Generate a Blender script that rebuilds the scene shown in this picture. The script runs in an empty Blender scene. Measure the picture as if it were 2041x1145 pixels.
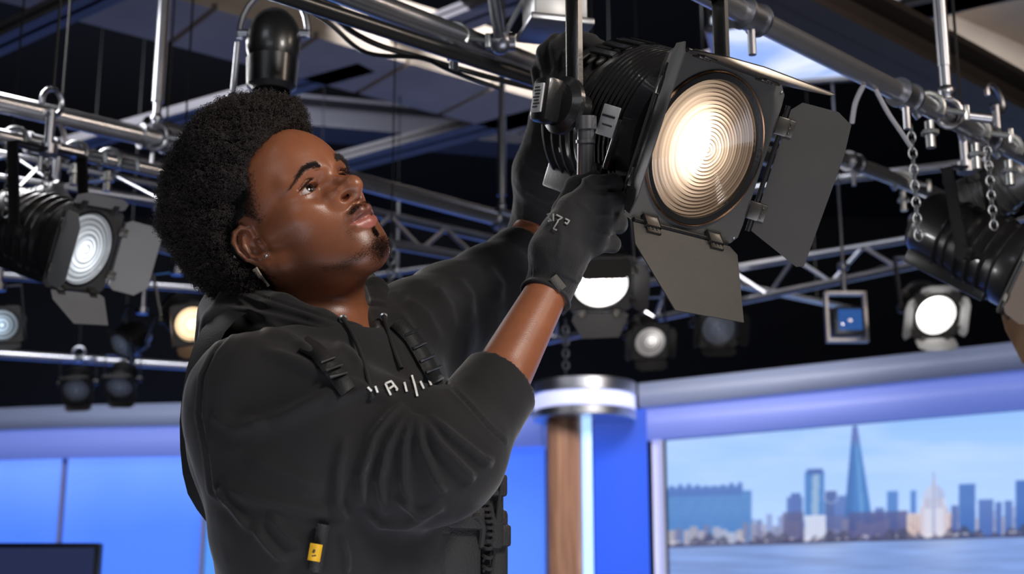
import bpy, bmesh, math, random
import numpy as np
from mathutils import Vector, Matrix
from concurrent.futures import ThreadPoolExecutor

random.seed(7)
rng = np.random.default_rng(7)
SC = bpy.context.scene
COL = SC.collection

# ------------------------------------------------------------------ camera
FPX = 2834.0
PITCH = math.atan(692.5 / FPX)
CP, SP = math.cos(PITCH), math.sin(PITCH)
CAM = np.array([0.0, 0.0, 1.25])
FW = np.array([0.0, CP, SP]); RT = np.array([1.0, 0.0, 0.0]); UP = np.array([0.0, -SP, CP])


def at(px, py, d):
    """world point seen at pixel (px,py), d metres along the optical axis"""
    return CAM + d * (FW + RT * ((px - 1020.5) / FPX) - UP * ((py - 572.5) / FPX))


def onz(px, py, z):
    D = FW + RT * ((px - 1020.5) / FPX) - UP * ((py - 572.5) / FPX)
    return CAM + D * ((z - CAM[2]) / D[2])


def ony(px, py, y):
    D = FW + RT * ((px - 1020.5) / FPX) - UP * ((py - 572.5) / FPX)
    return CAM + D * (y / D[1])


def project(P):
    X = np.asarray(P) - CAM
    d = X @ FW
    return 1020.5 + FPX * (X @ RT) / d, 572.5 - FPX * (X @ UP) / d, d


cd = bpy.data.cameras.new('camera')
cam = bpy.data.objects.new('camera', cd)
COL.objects.link(cam)
cam.location = CAM.tolist()
cam.rotation_euler = (math.pi / 2 + PITCH, 0, 0)
cd.sensor_width = 36.0
cd.lens = FPX * 36.0 / 2041.0
cd.clip_start = 0.05; cd.clip_end = 60
cd.dof.use_dof = True
cd.dof.focus_distance = 1.87
cd.dof.aperture_fstop = 5.6
SC.camera = cam
# ------------------------------------------------------------------ world, lights, exposure
wd = bpy.data.worlds.new('studio_dark'); SC.world = wd
wd.use_nodes = True
wd.node_tree.nodes['Background'].inputs[0].default_value = (0.12, 0.14, 0.2, 1)
wd.node_tree.nodes['Background'].inputs[1].default_value = 0.05
SC.view_settings.view_transform = 'Standard'
SC.view_settings.look = 'None'
SC.view_settings.gamma = 1.0
SC.view_settings.exposure = 0.0
SC.view_settings.use_curve_mapping = False
SC.cycles.use_denoising = True
SC.cycles.max_bounces = 6
SC.cycles.sample_clamp_indirect = 4.0
SC.cycles.caustics_reflective = False
SC.cycles.caustics_refractive = False


def area_light(name, loc, target, size, power, color, spread=180):
    ld = bpy.data.lights.new(name, 'AREA')
    ld.shape = 'RECTANGLE'
    ld.size, ld.size_y = size
    ld.energy = power; ld.color = color
    ld.spread = math.radians(spread)
    o = bpy.data.objects.new(name, ld)
    COL.objects.link(o)
    o.location = loc
    d = Vector(target) - Vector(loc)
    o.rotation_euler = d.to_track_quat('-Z', 'Y').to_euler()
    return o


# unseen area lights: key and fill; rim, rig and set washes added to brighten
area_light('key_softbox', (1.15, 0.45, 2.75), (-0.22, 1.8, 1.75), (0.45, 0.45), 34, (1.0, 0.93, 0.86))
area_light('fill_light', (-1.1, -0.6, 2.6), (-0.3, 1.7, 1.5), (1.2, 0.8), 6.5, (0.88, 0.93, 1.0))
area_light('rim_light', (-1.5, 3.6, 2.9), (-0.3, 1.9, 1.6), (0.5, 0.5), 16, (0.95, 0.93, 0.95))
area_light('rig_wash', (0.5, 1.2, 0.45), (0.4, 5.5, 4.0), (3.0, 1.0), 24, (0.86, 0.88, 1.0))
area_light('rig_warm', (2.4, 1.6, 3.3), (1.3, 2.8, 2.3), (0.5, 0.5), 15, (1.0, 0.82, 0.68))
area_light('rig_cool', (-1.4, 0.9, 3.4), (-1.2, 4.0, 2.5), (0.7, 0.5), 4, (0.86, 0.90, 1.0))
area_light('set_wash', (1.2, 6.2, 4.4), (1.6, 10.0, 2.2), (4.0, 0.8), 52, (0.90, 0.92, 1.0), 120)
area_light('column_wash', (1.3, 7.4, 3.9), (0.6, 9.5, 1.5), (0.8, 0.8), 22, (1.0, 0.93, 0.88), 100)
area_light('set_wash_left', (-2.4, 7.0, 4.4), (-2.6, 11.0, 2.6), (3.0, 0.8), 55, (0.90, 0.92, 1.0), 120)

# ------------------------------------------------------------------ materials
MATS = {}


def mat(name, col, rough=0.5, metal=0.0, emit=None, estr=0.0, noise=None, bump=None, spec=0.5, coat=0.0, sheen=0.0):
    """noise=(scale, amount) colour variation, bump=(scale, strength)"""
    if name in MATS:
        return MATS[name]
    m = bpy.data.materials.new(name); m.use_nodes = True
    nt = m.node_tree; b = nt.nodes['Principled BSDF']
    b.inputs['Base Color'].default_value = (*col, 1)
    b.inputs['Roughness'].default_value = rough
    b.inputs['Metallic'].default_value = metal
    b.inputs['Specular IOR Level'].default_value = spec
    b.inputs['Coat Weight'].default_value = coat
    if sheen:
        b.inputs['Sheen Weight'].default_value = sheen
        b.inputs['Sheen Roughness'].default_value = 0.5
    if emit:
        b.inputs['Emission Color'].default_value = (*emit, 1)
        b.inputs['Emission Strength'].default_value = estr
    tc = nt.nodes.new('ShaderNodeTexCoord')
    if noise:
        n = nt.nodes.new('ShaderNodeTexNoise'); n.inputs['Scale'].default_value = noise[0]
        n.inputs['Detail'].default_value = 5
        nt.links.new(tc.outputs['Object'], n.inputs['Vector'])
        mx = nt.nodes.new('ShaderNodeMix'); mx.data_type = 'RGBA'
        a = noise[1]
        mx.inputs['A'].default_value = (*[c * (1 - a) for c in col], 1)
        mx.inputs['B'].default_value = (*[min(1, c * (1 + a)) for c in col], 1)
        nt.links.new(n.outputs['Fac'], mx.inputs['Factor'])
        nt.links.new(mx.outputs['Result'], b.inputs['Base Color'])
    if bump:
        n2 = nt.nodes.new('ShaderNodeTexNoise'); n2.inputs['Scale'].default_value = bump[0]
        n2.inputs['Detail'].default_value = 3
        nt.links.new(tc.outputs['Object'], n2.inputs['Vector'])
        bp = nt.nodes.new('ShaderNodeBump'); bp.inputs['Strength'].default_value = bump[1]
        bp.inputs['Distance'].default_value = 0.002
        nt.links.new(n2.outputs['Fac'], bp.inputs['Height'])
        nt.links.new(bp.outputs['Normal'], b.inputs['Normal'])
    MATS[name] = m
    return m


def srgb(r, g, b):
    f = lambda c: (c / 255 / 12.92) if c / 255 <= 0.04045 else ((c / 255 + 0.055) / 1.055) ** 2.4
    return (f(r), f(g), f(b))


# ------------------------------------------------------------------ object helpers
def empty(name, loc, label, cat, group=None, rot=None):
    o = bpy.data.objects.new(name, None); COL.objects.link(o)
    o.empty_display_size = 0.05
    o.location = [float(x) for x in loc]
    if rot is not None:
        o.rotation_euler = rot
    o['label'] = label; o['category'] = cat
    if group: o['group'] = group
    bpy.context.view_layer.update()
    return o


def tag(o, label, cat, group=None, kind=None):
    o['label'] = label
    if cat: o['category'] = cat
    if group: o['group'] = group
    if kind: o['kind'] = kind
    return o


def link(name, me, m, parent=None, smooth=True, world=False):
    """link mesh; when world=True its vertices are world coordinates"""
    o = bpy.data.objects.new(name, me); COL.objects.link(o)
    if m is not None and not me.materials: me.materials.append(m)
    if smooth:
        me.polygons.foreach_set('use_smooth', [True] * len(me.polygons))
    if parent is not None:
        o.parent = parent
        if world:
            o.matrix_parent_inverse = parent.matrix_world.inverted()
    return o


class MB:
    """collects shapes into one mesh"""
    def __init__(s): s.bm = bmesh.new()

    def _fix(s, vs, M):
        for v in vs: v.co = M @ v.co

    def box(s, c, size, R=None, bevel=0.0):
        r = bmesh.ops.create_cube(s.bm, size=1.0)
        vs = r['verts']
        M = Matrix.Translation(Vector([float(x) for x in c])) @ (R.to_4x4() if R is not None else Matrix()) @ Matrix.Diagonal((*size, 1))
        s._fix(vs, M)
        if bevel:
            es = list({e for v in vs for e in v.link_edges})
            bmesh.ops.bevel(s.bm, geom=es, offset=bevel, segments=2, affect='EDGES', profile=0.5)
        return s

    def cyl(s, a, b, r, r2=None, seg=16, caps=True):
        a = Vector([float(x) for x in a]); b = Vector([float(x) for x in b])
        d = b - a; L = d.length
        if L < 1e-6: return s
        q = d.to_track_quat('Z', 'Y').to_matrix().to_4x4()
        M = Matrix.Translation((a + b) / 2) @ q
        res = bmesh.ops.create_cone(s.bm, cap_ends=caps, segments=seg, radius1=r, radius2=r if r2 is None else r2, depth=L)
        s._fix(res['verts'], M)
        return s

    def sph(s, c, r, scale=(1, 1, 1), R=None, seg=16):
        res = bmesh.ops.create_uvsphere(s.bm, u_segments=seg, v_segments=max(6, seg // 2), radius=r)
        M = Matrix.Translation(Vector([float(x) for x in c])) @ (R.to_4x4() if R is not None else Matrix()) @ Matrix.Diagonal((*scale, 1))
        s._fix(res['verts'], M)
        return s

    def tube(s, pts, r, seg=8, closed=False):
        pts = [Vector([float(x) for x in p]) for p in pts]
        n = len(pts); rings = []
        nrm = None
        for i, p in enumerate(pts):
            if closed: t = pts[(i + 1) % n] - pts[i - 1]
            else: t = pts[min(i + 1, n - 1)] - pts[max(i - 1, 0)]
            t.normalize()
            if nrm is None:
                nrm = t.orthogonal().normalized()
            else:
                nrm = (nrm - t * nrm.dot(t)).normalized()
            bn = t.cross(nrm)
            rr = r[i] if isinstance(r, (list, tuple)) else r
            rings.append([s.bm.verts.new(p + (nrm * math.cos(a) + bn * math.sin(a)) * rr) for a in [2 * math.pi * k / seg for k in range(seg)]])
        m = n if closed else n - 1
        for i in range(m):
            A, B = rings[i], rings[(i + 1) % n]
            for k in range(seg):
                s.bm.faces.new((A[k], A[(k + 1) % seg], B[(k + 1) % seg], B[k]))
        if not closed:
            s.bm.faces.new(rings[0][::-1]); s.bm.faces.new(rings[-1])
        return s

    def lathe(s, prof, seg=48, M=None):
        """prof: (r, z) pairs, revolved about Z, then transformed by M"""
        M = M or Matrix()
        rings = []
        for (r, z) in prof:
            if r < 1e-6:
                rings.append([s.bm.verts.new(M @ Vector((0, 0, z)))])
            else:
                rings.append([s.bm.verts.new(M @ Vector((r * math.cos(2 * math.pi * k / seg), r * math.sin(2 * math.pi * k / seg), z))) for k in range(seg)])
        for A, B in zip(rings, rings[1:]):
            for k in range(seg):
                a0, a1 = A[k % len(A)], A[(k + 1) % len(A)]
                b0, b1 = B[k % len(B)], B[(k + 1) % len(B)]
                vs = []
                for v in (a0, a1, b1, b0):
                    if v not in vs: vs.append(v)
                if len(vs) >= 3:
                    try: s.bm.faces.new(vs)
                    except ValueError: pass
        return s

    def plate(s, poly, thick, M=None, bevel=0.0):
        """extruded polygon in XY plane, centred on z=0"""
        M = M or Matrix()
        lo = [s.bm.verts.new(M @ Vector((x, y, -thick / 2))) for x, y in poly]
        hi = [s.bm.verts.new(M @ Vector((x, y, thick / 2))) for x, y in poly]
        s.bm.faces.new(lo[::-1]); s.bm.faces.new(hi)
        n = len(poly)
        for i in range(n):
            s.bm.faces.new((lo[i], lo[(i + 1) % n], hi[(i + 1) % n], hi[i]))
        return s

    def build(s, name, m, parent=None, smooth=False, world=False, auto=True):
        bmesh.ops.recalc_face_normals(s.bm, faces=s.bm.faces)
        me = bpy.data.meshes.new(name)
        s.bm.to_mesh(me); s.bm.free()
        if auto:
            me.polygons.foreach_set('use_smooth', [True] * len(me.polygons))
            me.set_sharp_from_angle(angle=math.radians(38))
            smooth = False
        return link(name, me, m, parent, smooth, world)


def mesh_np(name, V, Fq, m, parent=None, world=True, colors=None, smooth=True):
    me = bpy.data.meshes.new(name)
    V = np.asarray(V, np.float32); Fq = np.asarray(Fq, np.int32)
    me.vertices.add(len(V)); me.vertices.foreach_set('co', V.ravel())
    k = Fq.shape[1]
    me.loops.add(Fq.size); me.loops.foreach_set('vertex_index', Fq.ravel())
    me.polygons.add(len(Fq))
    me.polygons.foreach_set('loop_start', np.arange(0, Fq.size, k, dtype=np.int32))
    me.update(calc_edges=True)
    if colors is not None:
        a = me.color_attributes.new('Col', 'FLOAT_COLOR', 'POINT')
        c = np.ones((len(V), 4), np.float32); c[:, :colors.shape[1]] = colors
        a.data.foreach_set('color', c.ravel())
    return link(name, me, m, parent, smooth, world)


# ------------------------------------------------------------------ signed distance modelling
def smin(a, b, k):
    if k <= 0: return np.minimum(a, b)
    h = np.maximum(k - np.abs(a - b), 0) / k
    return np.minimum(a, b) - h * h * k * 0.25


def smax(a, b, k):
    return -smin(-a, -b, k)


def cap(P, a, b, ra, rb=None):
    a = np.asarray(a, np.float32); b = np.asarray(b, np.float32)
    rb = ra if rb is None else rb
    ba = b - a; pa = P - a
    L = float(ba @ ba) + 1e-12
    h = np.clip((pa @ ba) / L, 0, 1)
    q = pa - h[:, None] * ba
    return np.sqrt(np.einsum('ij,ij->i', q, q)) - (ra + (rb - ra) * h)


def chain(P, pts, rs, k=0.0):
    d = None
    for i in range(len(pts) - 1):
        e = cap(P, pts[i], pts[i + 1], rs[i], rs[i + 1])
        d = e if d is None else smin(d, e, k)
    return d


def ell(P, c, r, M=None):
    Q = P - np.asarray(c, np.float32)
    if M is not None: Q = Q @ np.asarray(M, np.float32).T      # rows of M are the local axes
    r = np.asarray(r, np.float32)
    a = Q / r; b = Q / (r * r)
    k0 = np.sqrt(np.einsum('ij,ij->i', a, a)); k1 = np.sqrt(np.einsum('ij,ij->i', b, b)) + 1e-9
    return k0 * (k0 - 1) / k1


def sphd(P, c, r):
    Q = P - np.asarray(c, np.float32)
    return np.sqrt(np.einsum('ij,ij->i', Q, Q)) - r


def surface_nets(f, lo, hi, h, slack=1.5, B=8):
    """polygonise f<0 inside the box; only blocks near the surface are evaluated"""
    lo = np.asarray(lo, np.float64); hi = np.asarray(hi, np.float64)
    nb = np.maximum(1, np.ceil((hi - lo) / (h * B)).astype(int))
    n = nb * B
    def ev(P):
        ch = [P[i:i + 60000] for i in range(0, len(P), 60000)]
        if not ch: return np.zeros(0, np.float32)
        with ThreadPoolExecutor(4) as ex:
            return np.concatenate(list(ex.map(lambda q: f(q).astype(np.float32), ch)))
    bx, by, bz = np.meshgrid(*[np.arange(k) for k in nb], indexing='ij')
    bc = (np.stack([bx, by, bz], -1).reshape(-1, 3) + 0.5) * (h * B) + lo
    dc = ev(bc.astype(np.float32)).reshape(nb)
    near = np.abs(dc) < h * B * 0.87 * slack + 2 * h
    D = np.repeat(np.repeat(np.repeat(dc, B, 0), B, 1), B, 2).astype(np.float32)
    mask = np.repeat(np.repeat(np.repeat(near, B, 0), B, 1), B, 2)
    idx = np.argwhere(mask)
    P = (idx * h + lo).astype(np.float32)
    D[mask] = ev(P)
    S = D < 0
    c = [S[i:n[0] - 1 + i, j:n[1] - 1 + j, k:n[2] - 1 + k] for i in (0, 1) for j in (0, 1) for k in (0, 1)]
    anyv = c[0].copy(); allv = c[0].copy()
    for q in c[1:]: anyv |= q; allv &= q
    act = anyv & ~allv & mask[:-1, :-1, :-1]
    ai = np.argwhere(act)
    off = np.array([(i, j, k) for i in (0, 1) for j in (0, 1) for k in (0, 1)])
    cv = np.stack([D[ai[:, 0] + o[0], ai[:, 1] + o[1], ai[:, 2] + o[2]] for o in off], 1)
    acc = np.zeros((len(ai), 3), np.float32); cnt = np.zeros(len(ai), np.float32)
    for a in range(8):
        for b in range(a + 1, 8):
            df = off[b] - off[a]
            if np.abs(df).sum() != 1: continue
            va, vb = cv[:, a], cv[:, b]
            cr = (va < 0) != (vb < 0)
            t = np.where(cr, va / np.where(cr, va - vb, 1), 0)
            acc += np.where(cr[:, None], off[a] + t[:, None] * df, 0)
            cnt += cr
    V = (ai + acc / np.maximum(cnt, 1)[:, None]) * h + lo
    vid = np.full(act.shape, -1, np.int32); vid[act] = np.arange(len(ai))
    quads = []
    for ax in range(3):
        sl0 = [slice(None)] * 3; sl1 = [slice(None)] * 3
        sl0[ax] = slice(0, -1); sl1[ax] = slice(1, None)
        s0 = S[tuple(sl0)]; s1 = S[tuple(sl1)]
        e = np.argwhere(s0 != s1)
        u, v = (ax + 1) % 3, (ax + 2) % 3
        e = e[(e[:, u] > 0) & (e[:, v] > 0) & (e[:, u] < n[u] - 1) & (e[:, v] < n[v] - 1) & (e[:, ax] < n[ax] - 1)]
        du = np.zeros(3, int); du[u] = 1; dv = np.zeros(3, int); dv[v] = 1
        g = lambda q: vid[q[:, 0], q[:, 1], q[:, 2]]
        q = np.stack([g(e - du - dv), g(e - dv), g(e), g(e - du)], 1)
        ins = S[e[:, 0], e[:, 1], e[:, 2]]
        q = np.where(ins[:, None], q, q[:, ::-1])
        quads.append(q[(q >= 0).all(1)])
    Q = np.concatenate(quads)
    return V.astype(np.float32), Q.astype(np.int32)


def vnormals(V, Q):
    a = V[Q[:, 2]] - V[Q[:, 0]]; b = V[Q[:, 3]] - V[Q[:, 1]]
    fn = np.cross(a, b)
    N = np.zeros_like(V)
    for k in range(4): np.add.at(N, Q[:, k], fn)
    return N / (np.linalg.norm(N, axis=1, keepdims=True) + 1e-12)


def smooth_mesh(V, Q, it=1, lam=0.5):
    e = np.concatenate([Q[:, [0, 1]], Q[:, [1, 2]], Q[:, [2, 3]], Q[:, [3, 0]]])
    for _ in range(it):
        A = np.zeros_like(V); c = np.zeros(len(V), np.float32)
        for k in range(3):
            A[:, k] = np.bincount(e[:, 0], V[e[:, 1], k], len(V)) + np.bincount(e[:, 1], V[e[:, 0], k], len(V))
        c = np.bincount(e[:, 0], minlength=len(V)) + np.bincount(e[:, 1], minlength=len(V))
        A /= np.maximum(c, 1)[:, None]
        V = V + (A - V) * lam
    return V.astype(np.float32)


def vnoise(P, scale, seed=0, octaves=3):
    """cheap smooth value noise"""
    out = np.zeros(len(P), np.float32); amp = 1.0; tot = 0
    for o in range(octaves):
        X = P * scale * (2 ** o) + seed * 17.3
        i = np.floor(X).astype(np.int64); f = (X - i).astype(np.float32); f = f * f * (3 - 2 * f)
        def hsh(dx, dy, dz):
            n = (i[:, 0] + dx) * 73856093 ^ (i[:, 1] + dy) * 19349663 ^ (i[:, 2] + dz) * 83492791 ^ (seed * 2654435 + o * 97)
            n = (n ^ (n >> 13)) * 1274126177 & 0x7fffffff
            return (n % 65536).astype(np.float32) / 32768 - 1
        r = 0
        for dx in (0, 1):
            for dy in (0, 1):
                for dz in (0, 1):
                    w = (f[:, 0] if dx else 1 - f[:, 0]) * (f[:, 1] if dy else 1 - f[:, 1]) * (f[:, 2] if dz else 1 - f[:, 2])
                    r = r + w * hsh(dx, dy, dz)
        out += amp * r; tot += amp; amp *= 0.5
    return out / tot


def sstep(a, b, x):
    t = np.clip((x - a) / (b - a), 0, 1)
    return t * t * (3 - 2 * t)


def poly_dist(x, y, pts):
    """distance from pixel points to a polyline, and the fraction along it"""
    best = np.full(len(x), 1e9, np.float32); fr = np.zeros(len(x), np.float32)
    n = len(pts) - 1
    for i in range(n):
        (x0, y0), (x1, y1) = pts[i], pts[i + 1]
        dx, dy = x1 - x0, y1 - y0
        t = np.clip(((x - x0) * dx + (y - y0) * dy) / (dx * dx + dy * dy + 1e-9), 0, 1)
        d = np.hypot(x - x0 - t * dx, y - y0 - t * dy)
        b = d < best
        best = np.where(b, d, best); fr = np.where(b, (i + t) / n, fr)
    return best, fr


def hair_curves(name, pts, radii, m, parent):
    """pts: (n, k, 3) world; radii (n,k)"""
    n, k, _ = pts.shape
    hc = bpy.data.hair_curves.new(name)
    hc.add_curves([k] * n)
    hc.attributes['position'].data.foreach_set('vector', pts.astype(np.float32).ravel())
    ra = hc.attributes.get('radius') or hc.attributes.new('radius', 'FLOAT', 'POINT')
    ra.data.foreach_set('value', radii.astype(np.float32).ravel())
    hc.materials.append(m)
    o = bpy.data.objects.new(name, hc); COL.objects.link(o)
    o.parent = parent
    if parent is not None: o.matrix_parent_inverse = parent.matrix_world.inverted()
    return o
# ================================================================== ROOM
black_wall = mat('black_studio_wall', srgb(14, 14, 16), .9, noise=(3, .3))
black_ceil = mat('black_ceiling', srgb(17, 17, 20), .9, noise=(2, .3))
floor_m = mat('grey_studio_floor', srgb(120, 122, 128), .35, noise=(1.5, .2))


def structure(name, c, size, m):
    o = MB().box(c, size).build(name, m, None, auto=False)
    o['kind'] = 'structure'
    return o


RX, RY0, RY1, RH_ = 7.5, -2.5, 14.0, 5.4
structure('floor', (0, (RY0 + RY1) / 2, -.05), (2 * RX, RY1 - RY0, .1), floor_m)
structure('ceiling', (0, (RY0 + RY1) / 2, RH_ + .05), (2 * RX, RY1 - RY0, .1), black_ceil)
structure('wall_back', (0, RY1 + .05, RH_ / 2), (2 * RX, .1, RH_), black_wall)
structure('wall_front', (0, RY0 - .05, RH_ / 2), (2 * RX, .1, RH_), black_wall)
structure('wall_left', (-RX - .05, (RY0 + RY1) / 2, RH_ / 2), (.1, RY1 - RY0, RH_), black_wall)
structure('wall_right', (RX + .05, (RY0 + RY1) / 2, RH_ / 2), (.1, RY1 - RY0, RH_), black_wall)

# ------------------------------------------------------------------ set
head_m = mat('set_header_satin', srgb(168, 180, 215), .38, noise=(1.2, .08))
headl_m = mat('set_header_lilac_glow', srgb(140, 150, 215), .4, emit=srgb(105, 132, 232), estr=.48)  # emission stands in for lilac light falling on the band


def glow(name, c0, c1, s0, s1, z0, z1, noise=.0):
    """backlit acrylic: emission colour graded with height"""
    m = bpy.data.materials.new(name); m.use_nodes = True
    nt = m.node_tree; b = nt.nodes['Principled BSDF']
    b.inputs['Base Color'].default_value = (*[c * .5 for c in c0], 1); b.inputs['Roughness'].default_value = .65; b.inputs['Specular IOR Level'].default_value = .15
    g = nt.nodes.new('ShaderNodeNewGeometry'); sp = nt.nodes.new('ShaderNodeSeparateXYZ')
    nt.links.new(g.outputs['Position'], sp.inputs[0])
    mr = nt.nodes.new('ShaderNodeMapRange'); mr.inputs['From Min'].default_value = z0; mr.inputs['From Max'].default_value = z1
    mr.interpolation_type = 'SMOOTHSTEP'
    nt.links.new(sp.outputs['Z'], mr.inputs['Value'])
    nz = nt.nodes.new('ShaderNodeTexNoise'); nz.inputs['Scale'].default_value = .9
    ad = nt.nodes.new('ShaderNodeMath'); ad.operation = 'MULTIPLY_ADD'; ad.inputs[1].default_value = noise; ad.inputs[2].default_value = -noise / 2
    nt.links.new(g.outputs['Position'], nz.inputs['Vector']); nt.links.new(nz.outputs['Fac'], ad.inputs[0])
    a2 = nt.nodes.new('ShaderNodeMath'); a2.operation = 'ADD'; a2.use_clamp = True
    nt.links.new(mr.outputs[0], a2.inputs[0]); nt.links.new(ad.outputs[0], a2.inputs[1])
    mx = nt.nodes.new('ShaderNodeMix'); mx.data_type = 'RGBA'
    mx.inputs['A'].default_value = (*c0, 1); mx.inputs['B'].default_value = (*c1, 1)
    nt.links.new(a2.outputs[0], mx.inputs['Factor']); nt.links.new(mx.outputs['Result'], b.inputs['Emission Color'])
    b.inputs['Emission Strength'].default_value = s0
    return m


def strip_wall(pts, z0, z1, th, name, m, parent=None, y_off=0.0):
    """vertical curved band through plan points, thickness away from the camera"""
    V_, F_ = [], []
    n = len(pts)
    for i, p in enumerate(pts):
        q = np.array(p[:2]); t = np.array(pts[min(i + 1, n - 1)][:2]) - np.array(pts[max(i - 1, 0)][:2]); t = t / np.linalg.norm(t)
        nn = np.array([-t[1], t[0]])
        if nn[1] < 0: nn = -nn
        a = q + nn * y_off; b = q + nn * (y_off + th)
        V_ += [(*a, z0), (*a, z1), (*b, z1), (*b, z0)]
    for i in range(n - 1):
        k = 4 * i
        for j in range(4): F_.append((k + j, k + (j + 1) % 4, k + 4 + (j + 1) % 4, k + 4 + j))
    F_ += [(0, 1, 2, 3), (4 * n - 1, 4 * n - 2, 4 * n - 3, 4 * n - 4)]
    return mesh_np(name, V_, F_, m, parent, True, smooth=False)


def dense(pts, k=6):
    """smooth resample of plan points"""
    P_ = np.array([p[:2] for p in pts]); t = np.arange(len(P_))
    tt = np.linspace(0, len(P_) - 1, (len(P_) - 1) * k + 1)
    x = np.interp(tt, t, P_[:, 0]); y = np.interp(tt, t, P_[:, 1])
    for _ in range(10):
        x[1:-1] = (x[:-2] + 2 * x[1:-1] + x[2:]) / 4; y[1:-1] = (y[:-2] + 2 * y[1:-1] + y[2:]) / 4
    return np.stack([x, y], 1)


LP = dense([onz(-420, 838, 3.0), onz(-180, 824, 3.0), onz(0, 814, 3.0), onz(150, 808, 3.0), onz(360, 804, 3.0), onz(700, 795, 3.0), onz(1075, 778, 3.0)])
hl_ = empty('curved_set_header', (*LP[len(LP) // 2], 0), 'curved pale header band above the left blue panels of the set', 'set header')
strip_wall(LP, 2.83, 3.0, .30, 'upper_band', head_m, hl_)
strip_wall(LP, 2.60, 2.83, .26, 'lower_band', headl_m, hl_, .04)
bl_m = glow('blue_backlit_acrylic', srgb(78, 128, 255), srgb(120, 165, 255), .95, 0, 1.9, 2.65, .9)
bl2_m = glow('cyan_backlit_acrylic', srgb(84, 148, 235), srgb(120, 165, 255), .9, 0, 1.9, 2.75, .5)
bl3_m = glow('blue_backlit_bright', srgb(90, 140, 255), srgb(70, 115, 245), .95, 0, 1.9, 2.7, .6)


def lp_at(px):
    """fraction along the header seen at pixel column px"""
    x, y, d = project(np.concatenate([LP, np.full((len(LP), 1), 2.6)], 1))
    return np.interp(px, x, np.arange(len(LP)))


def lp_cut(a, b):
    t = np.linspace(lp_at(a), lp_at(b), 14); i = np.arange(len(LP))
    return np.stack([np.interp(t, i, LP[:, 0]), np.interp(t, i, LP[:, 1])], 1)


PAN = [(-400, -170, bl_m, 'far-left blue backlit wall panel left of the seam beside the monitor'), (-160, 108, bl_m, 'blue backlit wall panel behind the dark monitor, left of the pale seam'),
       (116, 396, bl_m, 'wide blue backlit wall panel between the pale seam and the man\'s back'), (404, 640, bl2_m, 'blue backlit wall panel with a cyan tint just behind the man\'s waist'),
       (648, 880, bl_m, 'blue backlit wall panel hidden mostly behind the man\'s chest'), (888, 1072, bl3_m, 'blue backlit wall panel between the man\'s elbow and the wooden column')]
for a, b_, m_, lab in PAN:
    o = strip_wall(lp_cut(a, b_), .05, 2.60, .06, 'backlit_panel', m_, None, .16)
    tag(o, lab, 'wall panel', 'backlit blue wall panels')
for a in (-165, 112, 400, 644, 884):
    strip_wall(lp_cut(a - 4, a + 4), .02, 2.60, .10, 'trim_1', mat('seam_trim', srgb(150, 150, 190), .4), None, .13)['kind'] = 'structure'
strip_wall(lp_cut(-400, 1072), 0, .05, .2, 'baseboard_set', mat('set_skirting', srgb(60, 62, 70), .4), None, .1)['kind'] = 'structure'

# right header and video wall
RA, RB = onz(1272, 765, 3.0), onz(2041, 680, 3.0)
dr = (RB - RA)[:2]; dr /= np.linalg.norm(dr)
RC = RB[:2] + dr * 1.9
hr_ = empty('straight_set_header', (*((RA + RB) / 2)[:2], 0), 'long straight pale lilac header band above the city video wall', 'set header')
PR = [RA[:2], RB[:2], RC]
strip_wall(PR, 2.83, 3.0, .30, 'upper_band', head_m, hr_)
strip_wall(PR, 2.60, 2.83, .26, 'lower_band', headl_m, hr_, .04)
nr = np.array([-dr[1], dr[0]])
SA = RA[:2] + dr * .12 + nr * .12
SLEN = np.linalg.norm(RC - RA[:2]) - .14

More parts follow.
